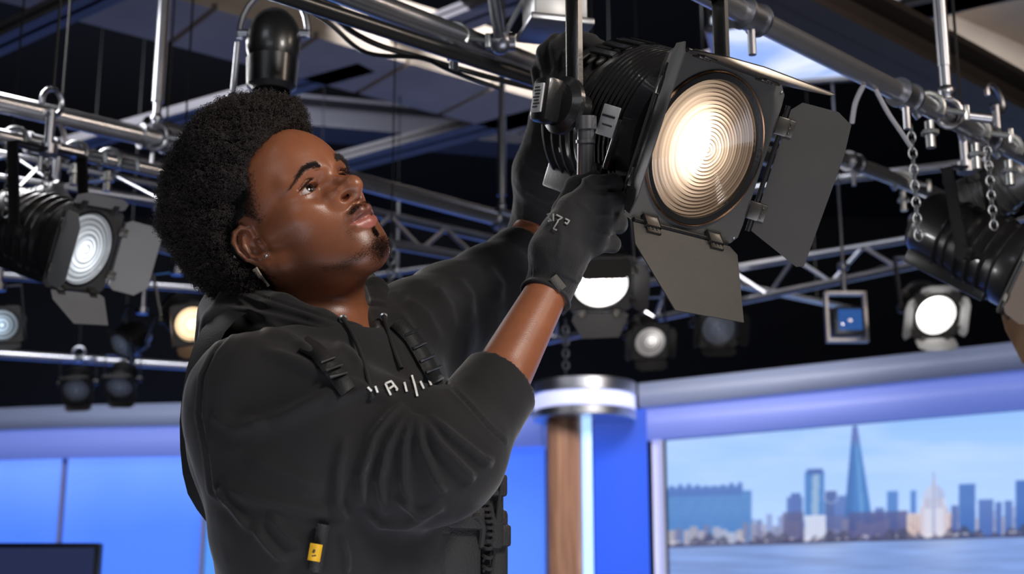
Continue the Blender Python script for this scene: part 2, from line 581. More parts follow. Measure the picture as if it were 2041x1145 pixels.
# picture on the video wall, painted per vertex
def paint(px, py):
    """colours (sRGB 0-255) of the city view at reference columns / rows"""
    n = len(px); rg = np.random.default_rng(3)
    base = 1092 - (px - 1300) * .030                      # waterline
    up = base - py
    t = np.clip(up / 260, 0, 1)[:, None]
    sky = np.array([186, 214, 255]) * (1 - t) + np.array([138, 184, 248]) * t
    P3 = np.stack([px * .004, py * .016, px * 0], 1)
    cl = np.clip(vnoise(P3, 1.0, 21, 4) * 1.9 + .25, 0, 1)[:, None] * np.clip((up - 60) / 120, 0, 1)[:, None]
    col = sky * (1 - cl * .55) + np.array([205, 222, 252]) * cl * .55
    def put(mask, c, a=1.0):
        nonlocal col
        mk = (np.clip(mask, 0, 1) * a)[:, None]
        col = col * (1 - mk) + np.array(c, float) * mk
    def box(x0, x1, h, c, h0=0.0, soft=2.0, a=1.0, slope=0.0):
        hh = h + slope * (px - x0)
        m = np.clip((px - x0) / soft + .5, 0, 1) * np.clip((x1 - px) / soft + .5, 0, 1) * np.clip((hh - up) / soft + .5, 0, 1) * np.clip((up - h0) / soft + .5, 0, 1)
        put(m, c, a); return m
    # distant haze band of small roofs
    for i in range(95):
        x0 = 1300 + i * 9.5 + rg.uniform(-4, 4); w = rg.uniform(8, 20); h = rg.uniform(34, 62)
        c = np.array([[112, 128, 178], [140, 150, 190], [100, 112, 160], [160, 160, 188]][rg.integers(4)]) + rg.normal(0, 6)
        box(x0, x0 + w, h, c, a=.8)
    # wide glass block on the left
    m = box(1316, 1498, 108, (74, 122, 186), soft=3)
    put(m * (np.sin(px * .9) > .3), (96, 144, 200), .35); put(m * (np.sin(py * .55) > .5), (60, 104, 170), .3)
    box(1330, 1480, 118, (66, 100, 170), 100, 5, .9)
    for i in range(9): box(1335 + i * 17, 1343 + i * 17, 122 + 3 * math.sin(i), (70, 104, 172), 104, 3)
    # towers
    box(1568, 1600, 92, (80, 108, 172)); box(1576, 1596, 100, (74, 100, 168))
    m = box(1604, 1643, 142, (66, 118, 186), soft=2.5); put(m * (np.abs(px - 1622 - (1100 - py) * .03) < 7), (168, 190, 210), .7)
    box(1608, 1640, 147, (64, 90, 160), 136); box(1644, 1668, 102, (70, 92, 150)); box(1663, 1690, 92, (84, 110, 176))
    put(np.clip(1 - np.abs(np.hypot(px - 1657, up - 92) - 14) / 3, 0, 1) * (px > 1640), (190, 200, 230), .5)
    # tall tapered glass tower
    half = np.clip((up - 0) , 0, 240); wd = 31 * (1 - half / 244) ** .95 + 2.4
    cx = 1712 - half * .035
    m = np.clip((wd - np.abs(px - cx)) / 2 + .5, 0, 1) * np.clip((232 - up) / 3, 0, 1) * (up > 20)
    put(m, (60, 112, 182)); put(m * (px < cx - wd * .35), (50, 92, 158), .7); put(m * (np.abs(px - cx - wd * .3) < wd * .16), (104, 160, 214), .6)
    put(m * np.clip((up - 185) / 20, 0, 1), (88, 96, 160), .7)
    box(1744, 1762, 66, (88, 112, 178)); box(1768, 1790, 98, (74, 120, 190), soft=3); box(1815, 1826, 98, (74, 116, 190), soft=4)
    # row of pale frontages
    for i in range(60):
        x0 = 1300 + i * 15 + rg.uniform(-3, 3); w = rg.uniform(10, 18); h = rg.uniform(24, 46)
        c = np.array([[196, 192, 204], [170, 168, 190], [205, 186, 180], [140, 142, 172], [120, 120, 150]][rg.integers(5)]) + rg.normal(0, 5)
        m = box(x0, x0 + w, h, c, a=.75); put(m * (np.sin(px * 1.6) * np.sin(py * 1.1) > .25), (98, 100, 132), .45)
    box(1604, 1646, 54, (206, 212, 232)); put((np.abs(px - 1625) < 21) * (up < 50) * (np.sin(px * 1.1) > .5), (150, 160, 196), .5)
    box(1560, 1602, 62, (84, 84, 124), a=.8); box(1690, 1810, 58, (74, 78, 128), a=.8); box(1650, 1690, 52, (92, 98, 142), a=.7)
    # domed church
    box(1808, 1914, 52, (212, 192, 188)); put((np.abs(px - 1861) < 50) * (up < 48) * (up > 8) * (np.sin(px * .9) > .35), (140, 112, 124), .6)
    box(1838, 1884, 82, (208, 206, 222)); put((np.abs(px - 1861) < 18) * (up > 62) * (up < 82) * (np.sin(px * 1.5) > 0), (130, 128, 160), .7)
    dm = np.clip((22.5 - np.hypot(px - 1861, (up - 82) * .86)) / 2 + .5, 0, 1) * (up > 81); put(dm, (188, 196, 222))
    put(dm * (px > 1866), (150, 162, 204), .5)
    box(1857, 1865, 120, (190, 196, 220)); box(1859.5, 1862.5, 134, (150, 150, 180)); box(1834, 1842, 66, (200, 190, 200)); box(1880, 1888, 66, (200, 190, 200))
    # right-hand towers
    box(1911, 1944, 108, (66, 106, 178), slope=0); box(1950, 1980, 76, (78, 108, 176)); box(1984, 1997, 70, (80, 108, 176)); box(2002, 2018, 72, (82, 112, 178))
    box(2024, 2062, 112, (60, 100, 176)); box(2075, 2100, 90, (74, 110, 180)); box(2110, 2150, 64, (84, 112, 176)); box(1896, 1910, 66, (84, 104, 166))
    hz = (np.clip((up - 10) / 60, 0, 1) * (up > 0) * .16)[:, None]; col = col * (1 - hz) + np.array([172, 198, 240]) * hz
    # trees, embankment, parked boats
    tr = np.clip((14 + 8 * np.sin(px * .05) + 5 * np.sin(px * .21) - up) / 3, 0, 1) * (up > 0); put(tr, (70, 72, 98), .75)
    sp = (vnoise(np.stack([px * .12, py * .3, px * 0], 1), 1.0, 5, 2) > .25) * np.clip(1 - np.abs(up - 8) / 6, 0, 1); put(sp, (236, 232, 240), .85)
    put(np.clip(1 - np.abs(up - 0) / 4.5, 0, 1), (52, 54, 92), .9)
    # river
    wt = up < -2
    rv = np.array([122, 150, 208]) + 0 * px[:, None]
    rn = vnoise(np.stack([px * .010, py * .16, px * 0], 1), 1.0, 9, 3)[:, None]
    refl = np.exp(-((px - 1640) / 70) ** 2) * .5 + np.exp(-((px - 1880) / 60) ** 2) * .55 + np.exp(-((px - 1400) / 90) ** 2) * .15
    rv = rv * (1 + .16 * rn) + refl[:, None] * np.array([58, 44, 18]) * np.exp(-np.clip(-up, 0, 400)[:, None] / 60)
    col = np.where(wt[:, None], rv, col)
    return np.clip(col, 0, 255)

NXs, NZs = 620, 300
u_ = np.linspace(.03, SLEN, NXs); z_ = np.linspace(.9, 2.59, NZs)
UU, ZZ = np.meshgrid(u_, z_, indexing='ij')
Vs = np.stack([SA[0] + dr[0] * UU, SA[1] + dr[1] * UU, ZZ], -1).reshape(-1, 3)
sx, sy, _ = project(Vs)
colS = paint(sx, sy)
lin = np.where(colS / 255 <= .04045, colS / 255 / 12.92, ((colS / 255 + .055) / 1.055) ** 2.4)
idx = np.arange(NXs * NZs).reshape(NXs, NZs)
Fs = np.stack([idx[:-1, :-1], idx[1:, :-1], idx[1:, 1:], idx[:-1, 1:]], -1).reshape(-1, 4)
vm = bpy.data.materials.new('video_wall_picture'); vm.use_nodes = True
nt = vm.node_tree; b = nt.nodes['Principled BSDF']; b.inputs['Base Color'].default_value = (.01, .01, .01, 1); b.inputs['Roughness'].default_value = .35
vc = nt.nodes.new('ShaderNodeVertexColor'); vc.layer_name = 'Col'
nt.links.new(vc.outputs['Color'], b.inputs['Emission Color']); b.inputs['Emission Strength'].default_value = 1.12
vw = empty('video_wall', (float(SA[0]), float(SA[1]), 0), 'large video wall showing a hazy riverside city skyline with a tapered tower', 'screen')
mesh_np('picture', Vs, Fs, vm, vw, True, lin.astype(np.float32), smooth=False)
PS = [SA, SA + dr * SLEN]
strip_wall(PS, .0, 2.595, .10, 'casing', mat('screen_casing', srgb(30, 30, 36), .5), vw, .012)
strip_wall([SA - dr * .075, SA - dr * .012], 0, 2.60, .08, 'frame_strip', mat('strip_lilac', srgb(190, 190, 220), .4, emit=srgb(190, 195, 235), estr=.75), vw, -.02)

# column with chrome cap, light strip and blue side panel
cc = ony(1165, 800, 9.62)
CX, CY = float(cc[0]), 9.62
capz = lambda py, y=9.3: float(ony(1165, py, y)[2])
pc = empty('wooden_column', (CX, CY, 0), 'brown wooden set column under a wide polished round cap', 'column')
wood = bpy.data.materials.new('walnut_veneer'); wood.use_nodes = True
nt = wood.node_tree; b = nt.nodes['Principled BSDF']; b.inputs['Roughness'].default_value = .38
tc = nt.nodes.new('ShaderNodeTexCoord'); mp = nt.nodes.new('ShaderNodeMapping'); mp.inputs['Scale'].default_value = (14, 14, .8)
nz_ = nt.nodes.new('ShaderNodeTexNoise'); nz_.inputs['Scale'].default_value = 1.6; nz_.inputs['Detail'].default_value = 6; nz_.inputs['Distortion'].default_value = .8
cr = nt.nodes.new('ShaderNodeValToRGB'); cr.color_ramp.elements[0].position = .3; cr.color_ramp.elements[0].color = (*srgb(140, 96, 74), 1)
cr.color_ramp.elements[1].position = .75; cr.color_ramp.elements[1].color = (*srgb(206, 158, 128), 1)
nt.links.new(tc.outputs['Object'], mp.inputs[0]); nt.links.new(mp.outputs[0], nz_.inputs['Vector']); nt.links.new(nz_.outputs['Fac'], cr.inputs[0]); nt.links.new(cr.outputs[0], b.inputs['Base Color'])
xl, xr = float(ony(1091, 950, 9.5)[0]), float(ony(1160, 950, 9.5)[0])
w_ = (xr - xl)
colm = MB()
prof_ = [(xl + w_ / 2 - w_ / 2 * math.cos(t), 9.52 - .07 * math.sin(t)) for t in np.linspace(0, math.pi, 13)] + [(xr, 9.75), (xl, 9.75)]
ztop = capz(818, 9.5)
v0 = [colm.bm.verts.new((x, y, 0)) for x, y in prof_]; v1 = [colm.bm.verts.new((x, y, ztop)) for x, y in prof_]
n_ = len(prof_)
for i in range(n_): colm.bm.faces.new((v0[i], v0[(i + 1) % n_], v1[(i + 1) % n_], v1[i]))
colm.bm.faces.new(v1); colm.bm.faces.new(v0[::-1])
colm.build('veneer_shaft', wood, pc, world=True)
cr_ = float((ony(1268, 790, 9.62) - ony(1062, 790, 9.62))[0]) / 2
def disc(z0, z1, r, name, m, rin=0):
    M = Matrix.Translation(Vector((CX, CY, 0)))
    return MB().lathe([(0, z0), (r - .006, z0), (r, z0 + .006), (r, z1 - .006), (r - .006, z1), (0, z1)], 64, M).build(name, m, pc, world=True)
disc(capz(776), capz(750), cr_, 'cap_top', mat('brushed_cap_steel', (.72, .72, .76), .3, 1.0, noise=(4, .2)))
disc(capz(806), capz(777), cr_ * .985, 'light_ring', mat('ring_light', srgb(200, 205, 250), .4, emit=srgb(205, 210, 255), estr=.9))
disc(capz(826), capz(807), cr_ * 1.0, 'cap_bottom', mat('brushed_cap_steel', (.72, .72, .76), .3, 1.0))
xa, xb = float(ony(1161, 950, 9.5)[0]), float(ony(1180, 950, 9.5)[0])
o = MB().box(((xa + xb) / 2, 9.50, ztop / 2), (xb - xa, .06, ztop), None, .004).build('light_strip', mat('strip_light_blue', srgb(150, 190, 255), .4, emit=srgb(165, 205, 255), estr=1.35), None)
tag(o, 'vertical pale blue light strip beside the wooden column', 'light strip')
xc = float(ony(1292, 950, 9.7)[0]); xa2 = float(ony(1184, 950, 9.7)[0])
o = MB().box(((xa2 + xc) / 2, 9.74, 1.38), (xc - xa2, .06, 2.76), None, .004).build('backlit_panel', glow('blue_backlit_deep', srgb(52, 96, 232), srgb(66, 92, 190), .76, 0, 2.35, 2.7, .2), None)
tag(o, 'deep blue backlit panel between the light strip and the video wall', 'wall panel')
o = MB().box((xa2 - .03, 9.70, 1.3), (.03, .05, 2.6)).build('panel_edge_rail', mat('seam_trim', srgb(150, 150, 190), .4), o)

# monitor on its stand, lower left
mo_c = ony(199, 1083, 6.0)
mon = empty('monitor', (float(mo_c[0]) - .55, 6.0, 0), 'dark flat monitor with a black bezel in front of the blue panels', 'monitor')
zt = float(mo_c[2]); xr_ = float(mo_c[0])
MB().box((xr_ - .55, 6.03, zt - .32), (1.1, .06, .64), None, .006).build('bezel', mat('bezel_black', srgb(22, 24, 34), .35), mon, world=True)
MB().box((xr_ - .55, 5.996, zt - .32), (1.06, .004, .60)).build('screen', mat('screen_off_painted_reflection', srgb(40, 44, 66), .12, emit=srgb(52, 60, 100), estr=.55), mon, world=True)  # bluish reflection on the dark screen put in as emission
MB().cyl((xr_ - .55, 6.08, .03), (xr_ - .55, 6.08, zt - .3), .03).cyl((xr_ - .55, 6.08, 0), (xr_ - .55, 6.08, .03), .3, seg=32).build('stand', galv if 'galv' in globals() else mat('galvanised_steel', (.42, .43, .47), .36, 1.0, noise=(12, .3)), mon, world=True)

# ------------------------------------------------------------------ ceiling beams
beam_m = mat('grey_painted_steel', srgb(196, 180, 162), .6, noise=(2.5, .3))
beamb_m = mat('blue_grey_steel', srgb(100, 98, 102), .5, noise=(3, .3))
beamd_m = mat('dark_brown_steel', srgb(70, 62, 58), .6, noise=(3, .2))


def beam(p0, p1, z, w, h, m, label, panels=0, ext=(0, 0), flange=True, name='ceiling_beam'):
    a = onz(*p0, z); b = onz(*p1, z)
    d = (b - a); L = np.linalg.norm(d); d /= L
    a = a - d * ext[0]; b = b + d * ext[1]; L = L + sum(ext)
    R = Matrix(((d[0], -d[1], 0), (d[1], d[0], 0), (0, 0, 1)))
    c = (a + b) / 2
    root = empty(name, (float(c[0]), float(c[1]), z), label, 'beam', 'ceiling steelwork')
    if panels:
        for i in range(panels):
            t = (i + .5) / panels
            q = a + (b - a) * t
            MB().box((q[0], q[1], z + .02), (L / panels - .03, w, .04), R).build('soffit_panel', m, root, world=True)
        MB().box((c[0], c[1], z + h / 2 + .04), (L, w * .92, h), R).build('web', m, root, world=True)
    else:
        MB().box((c[0], c[1], z + .012), (L, w, .024), R).box((c[0], c[1], z + h - .012), (L, w, .024), R).box((c[0], c[1], z + h / 2), (L, max(.02, w * .12), h), R).build('web_and_flanges', m, root, world=True)
    return root


beam((140, -10), (1040, 232), 4.0, .50, .30, beam_m, 'broad grey ceiling beam running from the upper left down behind the rig', 9, (1.0, 1.2))
beam((-40, 112), (240, -18), 3.7, .12, .07, beamb_m, 'narrow blue-grey beam crossing the top left corner', 0, (.5, 1.2))
beam((330, 245), (640, 160), 4.0, .14, .05, beamb_m, 'blue-grey beam passing just above the man\'s hair', 0, (.8, .3))
beam((690, 332), (1080, 228), 4.0, .20, .06, beamb_m, 'blue-grey beam right of the man\'s forehead', 0, (.6, 2.5))
beam((650, 150), (860, 70), 4.1, .18, .06, beamb_m, 'short blue-grey beam behind the main pipe near the top', 0, (.4, 1.6))
beam((1520, -8), (2060, 262), 3.1, .17, .16, beamd_m, 'dark brown beam right above the lamp pipe', 0, (.6, .8))
beam((1790, -60), (2060, 70), 4.2, .55, .3, beam_m, 'broad grey ceiling beam in the upper right corner', 4, (1.0, 1.0))
beam((1860, 128), (2060, 205), 4.0, .34, .2, beam_m, 'grey ceiling beam under the upper right corner', 3, (.5, 1.0))
beam((1650, 62), (1990, -8), 4.0, .16, .06, beamb_m, 'blue-grey cross beam top right behind the hanger tube', 0, (.4, 1.0))
beam((640, 268), (1010, 300), 4.3, .30, .2, mat('dim_duct_steel', srgb(66, 66, 76), .7), 'dim grey duct high behind the beams right of the forehead', 0, (.3, 2.0))

# big pale blue overhead soft panel
sp_ = empty('overhead_light_panel', onz(1580, 110, 3.6), 'pale blue glowing overhead panel above the lit lamp', 'light panel')
spm = bpy.data.materials.new('sky_blue_panel'); spm.use_nodes = True
nt = spm.node_tree; b = nt.nodes['Principled BSDF']; b.inputs['Base Color'].default_value = (.3, .4, .6, 1)
nz_ = nt.nodes.new('ShaderNodeTexNoise'); nz_.inputs['Scale'].default_value = 2.2; nz_.inputs['Detail'].default_value = 3; nz_.inputs['Distortion'].default_value = 1.2
tc = nt.nodes.new('ShaderNodeTexCoord'); nt.links.new(tc.outputs['Object'], nz_.inputs['Vector'])
cr = nt.nodes.new('ShaderNodeValToRGB'); cr.color_ramp.elements[0].position = .35; cr.color_ramp.elements[0].color = (*srgb(150, 180, 245), 1)
cr.color_ramp.elements[1].position = .62; cr.color_ramp.elements[1].color = (*srgb(232, 240, 255), 1)
nt.links.new(nz_.outputs['Fac'], cr.inputs[0]); nt.links.new(cr.outputs[0], b.inputs['Emission Color']); b.inputs['Emission Strength'].default_value = 1.0
q = [onz(1415, 58, 3.6), onz(1560, 30, 3.6), onz(1760, 150, 3.6), onz(1440, 172, 3.6)]
mb = MB(); vs0 = [mb.bm.verts.new(p.tolist()) for p in q]; vs1 = [mb.bm.verts.new((p + [0, 0, .05]).tolist()) for p in q]
mb.bm.faces.new(vs0); mb.bm.faces.new(vs1[::-1])
for i in range(4): mb.bm.faces.new((vs0[i], vs0[(i + 1) % 4], vs1[(i + 1) % 4], vs1[i]))
mb.build('diffuser', spm, sp_, world=True)
fr = MB()
for i in range(4): fr.cyl(q[i], q[(i + 1) % 4], .02, seg=8)
for i in (0, 2): fr.cyl(q[i], q[i] + [0, 0, RH_ - 3.6], .008, seg=6)
fr.build('frame_and_hangers', mat('galvanised_steel', (.42, .43, .47), .36, 1.0), sp_, world=True)
# ================================================================== PERSON
yw, pt_, rl = math.radians(46.5), math.radians(20), math.radians(29)
_fw = np.array([math.cos(pt_) * math.cos(yw), -math.cos(pt_) * math.sin(yw), math.sin(pt_)])
_l0 = np.cross([0, 0, 1], _fw); _l0 /= np.linalg.norm(_l0); _u0 = np.cross(_fw, _l0)
_l = _l0 * math.cos(rl) + _u0 * math.sin(rl); _u = np.cross(_fw, _l)
HM = np.stack([_fw, _l, _u])                       # rows: forward, left, up
HS = .985
HO = at(596, 452, 1.83)


def h2w(p): return HO + (np.asarray(p, float) * HS) @ HM
def w2h(P): return ((P - HO.astype(np.float32)) @ HM.T.astype(np.float32)) / HS


NECK0 = h2w((-0.022, 0, -0.045)); NECK1 = at(618, 655, 1.885)
R_SH, R_EL, R_WR = at(478, 775, 1.64), at(900, 935, 1.68), at(1100, 565, 1.86)
L_SH, L_EL, L_WR = at(835, 660, 2.0), at(975, 580, 2.12), at(1066, 455, 2.30)
PELV = at(720, 1250, 1.88)
SHV = (L_SH - R_SH); SHV[2] = 0; SHV /= np.linalg.norm(SHV)
CHN = np.array([SHV[1], -SHV[0], 0.0])             # chest faces
if CHN[0] < 0: CHN = -CHN
TM = np.stack([SHV, CHN, np.array([0, 0, 1.0])])

def head_sdf(Q):
    """Q in head coordinates (forward, left, up), metres; symmetric"""
    S = Q.copy(); S[:, 1] = -np.abs(S[:, 1])        # mirror onto the right side
    d = ell(S, (-0.004, 0, .047), (.096, .076, .084))
    d = smin(d, ell(S, (.038, 0, .048), (.055, .058, .056)), .03)
    d = smin(d, ell(S, (.038, 0, -.020), (.050, .047, .075)), .03)
    d = smin(d, ell(S, (.026, -.028, -.028), (.045, .033, .050)), .03)
    d = smin(d, cap(S, (.000, -.055, -.042), (.064, -.018, -.083), .013, .016), .028)      # jaw line
    d = smin(d, ell(S, (.040, 0, -.060), (.045, .046, .038)), .03)
    d = smin(d, ell(S, (.052, -.040, -.006), (.024, .016, .017)), .028)                      # cheekbone
    d = smin(d, cap(S, (.012, -.068, -.002), (.052, -.053, -.002), .006, .010), .02)         # zygomatic arch
    d = smin(d, ell(S, (.063, 0, -.041), (.033, .028, .034)), .03)                           # muzzle
    d = smin(d, ell(S, (.073, 0, -.083), (.018, .022, .017)), .032)                          # chin
    d = smin(d, cap(S, (.083, -.010, .034), (.066, -.046, .036), .011, .010), .018)          # brow
    # eye sockets
    d = smax(d, -ell(S, (.099, -.032, .013), (.021, .021, .013)), .016)
    # lids
    lid = sphd(S, (.0675, -.0335, .017), .0166)
    d = smin(d, lid, .008)
    al = np.hypot(S[:, 1] + .0325, S[:, 2] - (.0165 - .0128)) - .0188                       # upper arc
    bl = np.hypot(S[:, 1] + .0325, S[:, 2] - (.0165 + .0165)) - .0215                       # lower arc
    tilt = (S[:, 1] + .0325) * .13
    al = np.hypot(S[:, 1] + .0335, S[:, 2] - tilt + .0059) - .0284
    bl = np.hypot(S[:, 1] + .0335, S[:, 2] - tilt - .0461) - .0336
    slot = np.maximum(np.maximum(al, bl), .0690 - S[:, 0])
    d = smax(d, -slot, .0012)
    # lid crease
    cr = chain(S, [(.0800, -.0160, .0235), (.0850, -.0240, .0272), (.0840, -.0350, .0280), (.0765, -.0485, .0215)], [.001] * 4)
    d = smax(d, -cr, .0035)
    # nose
    n = chain(S, [(.0850, 0, .031), (.0885, 0, .017), (.1010, 0, .004), (.1130, 0, -.004)], [.0070, .0070, .0082, .0088], .006)
    n = smin(n, sphd(S, (.1150, 0, -.0095), .0110), .008)
    n = smin(n, ell(S, (.0890, -.0195, -.0135), (.0130, .0095, .0112)), .006)
    n = smin(n, chain(S, [(.1120, -.006, -.0070), (.1030, -.0150, -.0065), (.0930, -.0205, -.0090)], [.0062, .0058, .0060], .003), .006)
    n = smin(n, cap(S, (.1090, -.003, -.0205), (.0970, -.0170, -.0225), .0040, .0042), .005)
    n = smin(n, cap(S, (.114, 0, -.017), (.099, 0, -.0265), .0048, .0055), .005)
    n = smin(n, cap(S, (.080, -.008, .010), (.087, -.012, -.008), .008, .010), .012)
    d = smin(d, n, .008)
    d = smax(d, -ell(S, (.1045, -.0150, -.0165), (.0085, .0065, .0042)), .002)
    # lips
    S0 = S; S = S + np.array([.0035, 0, -.0060], np.float32)
    up = chain(S, [(.0850, -.0285, -.0550), (.0985, -.0160, -.0490), (.1060, -.0050, -.0462), (.1058, 0, -.0472)], [.0028, .0072, .0092, .0088], .004)
    lo = chain(S, [(.0850, -.0275, -.0560), (.0955, -.0160, -.0600), (.1015, 0, -.0622)], [.0028, .0080, .0102], .004)
    d = smin(d, smin(up, lo, .0005), .0045)
    seam = chain(S, [(.0860, -.0305, -.0560), (.1010, -.0170, -.0548), (.1120, -.0055, -.0540), (.1135, 0, -.0550)], [.0008, .0007, .0007, .0007])
    d = smax(d, -seam, .0050)
    d = smax(d, -cap(S, (.1085, 0, -.034), (.1115, 0, -.0425), .0022), .006)                # philtrum
    S = S0
    # ear
    M = np.array([[math.cos(.45), -math.sin(.45), 0], [math.sin(.45), math.cos(.45), 0], [0, 0, 1.0]])
    E = (S - np.array([-.0165, -.0735, -.0015], np.float32))
    E = E @ np.array([[math.cos(.42), math.sin(.42), 0], [-math.sin(.42), math.cos(.42), 0], [0, 0, 1.0]]).T.astype(np.float32)
    # ear frame: x forward, y inward(+)/outward(-), z up ; tipped back slightly
    ca, sa = math.cos(-.16), math.sin(-.16)
    ex = E[:, 0] * ca - E[:, 2] * sa; ez = E[:, 0] * sa + E[:, 2] * ca
    E = np.stack([ex, E[:, 1], ez], 1)
    body = ell(E, (-.002, .001, .002), (.0165, .0045, .029))
    lobe = ell(E, (.006, .001, -.026), (.0085, .0042, .0095))
    hel = [(.010, -.002, .012), (.013, -.004, .022), (.006, -.006, .0305), (-.005, -.006, .031), (-.0145, -.006, .024), (-.0185, -.005, .011), (-.0170, -.004, -.004), (-.011, -.003, -.017), (-.002, -.001, -.026)]
    h = chain(E, hel, [.0028, .0032, .0034, .0034, .0034, .0034, .0032, .0028, .0030], .002)
    ant = chain(E, [(-.002, -.003, .020), (-.009, -.004, .010), (-.0095, -.004, -.004), (-.004, -.004, -.013), (.004, -.004, -.0165)], [.002, .0028, .003, .0030, .0032], .002)
    ear = smin(smin(body, lobe, .004), smin(h, ant, .001), .0035)
    ear = smax(ear, -ell(E, (.0005, -.006, -.002), (.0082, .0062, .0095)), .004)
    ear = smax(ear, -chain(E, [(.004, -.006, .023), (-.006, -.0065, .0235), (-.0135, -.0065, .013), (-.0135, -.0055, -.002)], [.0012] * 4), .004)
    ear = smin(ear, ell(E, (.0095, -.0035, -.001), (.0045, .0035, .0065)), .004)
    d = smin(d, ear, .0035)
    return d


def body_sdf(P, head=True):
    d = cap(P, NECK0, NECK1, .060, .064)
    # neck muscles and throat
    d = smin(d, cap(P, h2w((-.012, -.060, -.035)), at(675, 640, 1.855), .013, .010), .03)
    d = smin(d, cap(P, h2w((.030, 0, -.075)), at(680, 640, 1.865), .022, .022), .04)
    if head:
        d = smin(d, head_sdf(w2h(P)) * HS, .018)
    ch = (R_SH + L_SH) / 2
    d = smin(d, ell(P, ch + CHN * .0 - [0, 0, .15], (.15, .10, .19), TM), .05)
    d = smin(d, ell(P, (ch + PELV) / 2 - [0, 0, .04], (.145, .10, .22), TM), .06)
    d = smin(d, ell(P, PELV, (.165, .115, .14), TM), .06)
    d = smin(d, cap(P, ch - [0, 0, .05], NECK1, .06, .05), .05)
    for sh, elb, wr in ((R_SH, R_EL, R_WR), (L_SH, L_EL, L_WR)):
        sh = sh * .86 + ch * .14 + [0, 0, -.02]
        d = smin(d, cap(P, (ch * .45 + sh * .55), sh, .046, .046), .04)
        d = smin(d, cap(P, sh, elb, .047, .040), .03)
        mid = elb * .68 + wr * .32
        d = smin(d, cap(P, elb, mid, .038, .040), .03)
        d = smin(d, cap(P, mid, wr, .040, .027), .03)
    return d


# right-hand and left-hand joints (world)
RH = dict(
    palm=[R_WR, at(1114, 505, 1.855), at(1144, 428, 1.860)],
    fingers=[[at(1183, 372, 1.872), at(1222, 366, 1.888), at(1226, 372, 1.925), at(1190, 378, 1.938)],
             [at(1196, 410, 1.866), at(1232, 402, 1.884), at(1236, 408, 1.925), at(1192, 412, 1.940)],
             [at(1194, 449, 1.864), at(1231, 444, 1.884), at(1233, 448, 1.922), at(1190, 450, 1.936)],
             [at(1184, 486, 1.866), at(1218, 486, 1.882), at(1220, 487, 1.914), at(1184, 486, 1.926)]],
    thumb=[at(1112, 480, 1.885), at(1122, 420, 1.915), at(1146, 372, 1.925), at(1184, 356, 1.922)])
LH = dict(
    palm=[L_WR, at(1086, 345, 2.245), at(1106, 220, 2.225)],
    fingers=[[at(1142, 172, 2.200), at(1140, 112, 2.190), at(1162, 86, 2.180), at(1196, 96, 2.165)],
             [at(1120, 150, 2.215), at(1113, 97, 2.205), at(1138, 76, 2.195), at(1178, 84, 2.175)],
             [at(1097, 156, 2.235), at(1087, 106, 2.225), at(1108, 84, 2.215), at(1148, 94, 2.195)],
             [at(1082, 186, 2.255), at(1074, 142, 2.245), at(1086, 119, 2.235), at(1120, 122, 2.215)]],
    thumb=[at(1100, 340, 2.215), at(1134, 300, 2.180), at(1152, 262, 2.165), at(1152, 236, 2.160)], k=1.38, fk=1.25)


def hand_sdf(P, H, g):
    """g: glove thickness"""
    w, m, t = H['palm']
    f = H['fingers']
    kk = H.get('k', 1.0); fk = H.get('fk', 1.13)
    d = smin(cap(P, w, m, .026 * kk + g, .033 * kk + g), cap(P, m, t, .033 * kk + g, .024 * kk + g), .02)
    for q in f:
        d = smin(d, cap(P, m * .5 + t * .5, q[0], .016 + g, .0125 + g), .022)
    for q, r in zip(f, (.0100, .0103, .0098, .0088)):
        e = chain(P, q, [r * fk + g, r * fk * .97 + g, r * fk * .92 + g, r * fk * .82 + g], .002)
        d = smin(d, e, .005)
    e = chain(P, H['thumb'], [.016 + g, .0125 + g, .0110 + g, .0095 + g], .004)
    return smin(d, e, .010)


def full_body(P): return body_sdf(P)
def arms_body(P):
    d = body_sdf(P, False)
    d = smin(d, hand_sdf(P, RH, -.001), .012)
    return smin(d, hand_sdf(P, LH, -.001), .012)


person = empty('person', (float(PELV[0]), float(PELV[1]), 0.0),
               'man in a black hooded sweatshirt and gloves looking up while gripping a studio lamp', 'person')

# ---- skin mesh: head and neck fine, the rest coarser
CUT = HO[2] - .16
V1, Q1 = surface_nets(lambda P: np.maximum(full_body(P), CUT - P[:, 2]), HO - [.17, .17, .19], HO + [.17, .17, .20], .0016)
V1 = smooth_mesh(V1, Q1, 1, .35)
V2, Q2 = surface_nets(lambda P: np.maximum(arms_body(P), P[:, 2] - CUT - .03 * (P[:, 0] < HO[0] + .15) - 9 * (P[:, 0] > .0 - .09)), [-.55, 1.35, .75], [.22, 2.5, 2.25], .0045)
V2 = smooth_mesh(V2, Q2, 1, .4)
V = np.concatenate([V1, V2]); Q = np.concatenate([Q1, Q2 + len(V1)])

SK = np.array(srgb(146, 90, 62)); SKD = np.array(srgb(92, 55, 40)); HAIRC = np.array(srgb(20, 16, 15))
LIPU = np.array(srgb(110, 66, 58)); LIPL = np.array(srgb(172, 102, 92))
H = w2h(V.astype(np.float32))
HMo = H + np.array([.0035, 0, -.0060], np.float32)
A = H.copy(); A[:, 1] = -np.abs(A[:, 1])
colr = np.tile(SK, (len(V), 1))
def blend(mask, c):
    global colr
    colr = colr * (1 - mask[:, None]) + np.asarray(c) * mask[:, None]
nz = vnoise(H, 60, 3); nf = vnoise(H, 420, 5, 2)
colr = colr * (1 + .10 * nz[:, None] + .06 * nf[:, None])
inhead = sstep(-.14, -.12, H[:, 2]) * (np.arange(len(V)) < len(V1))
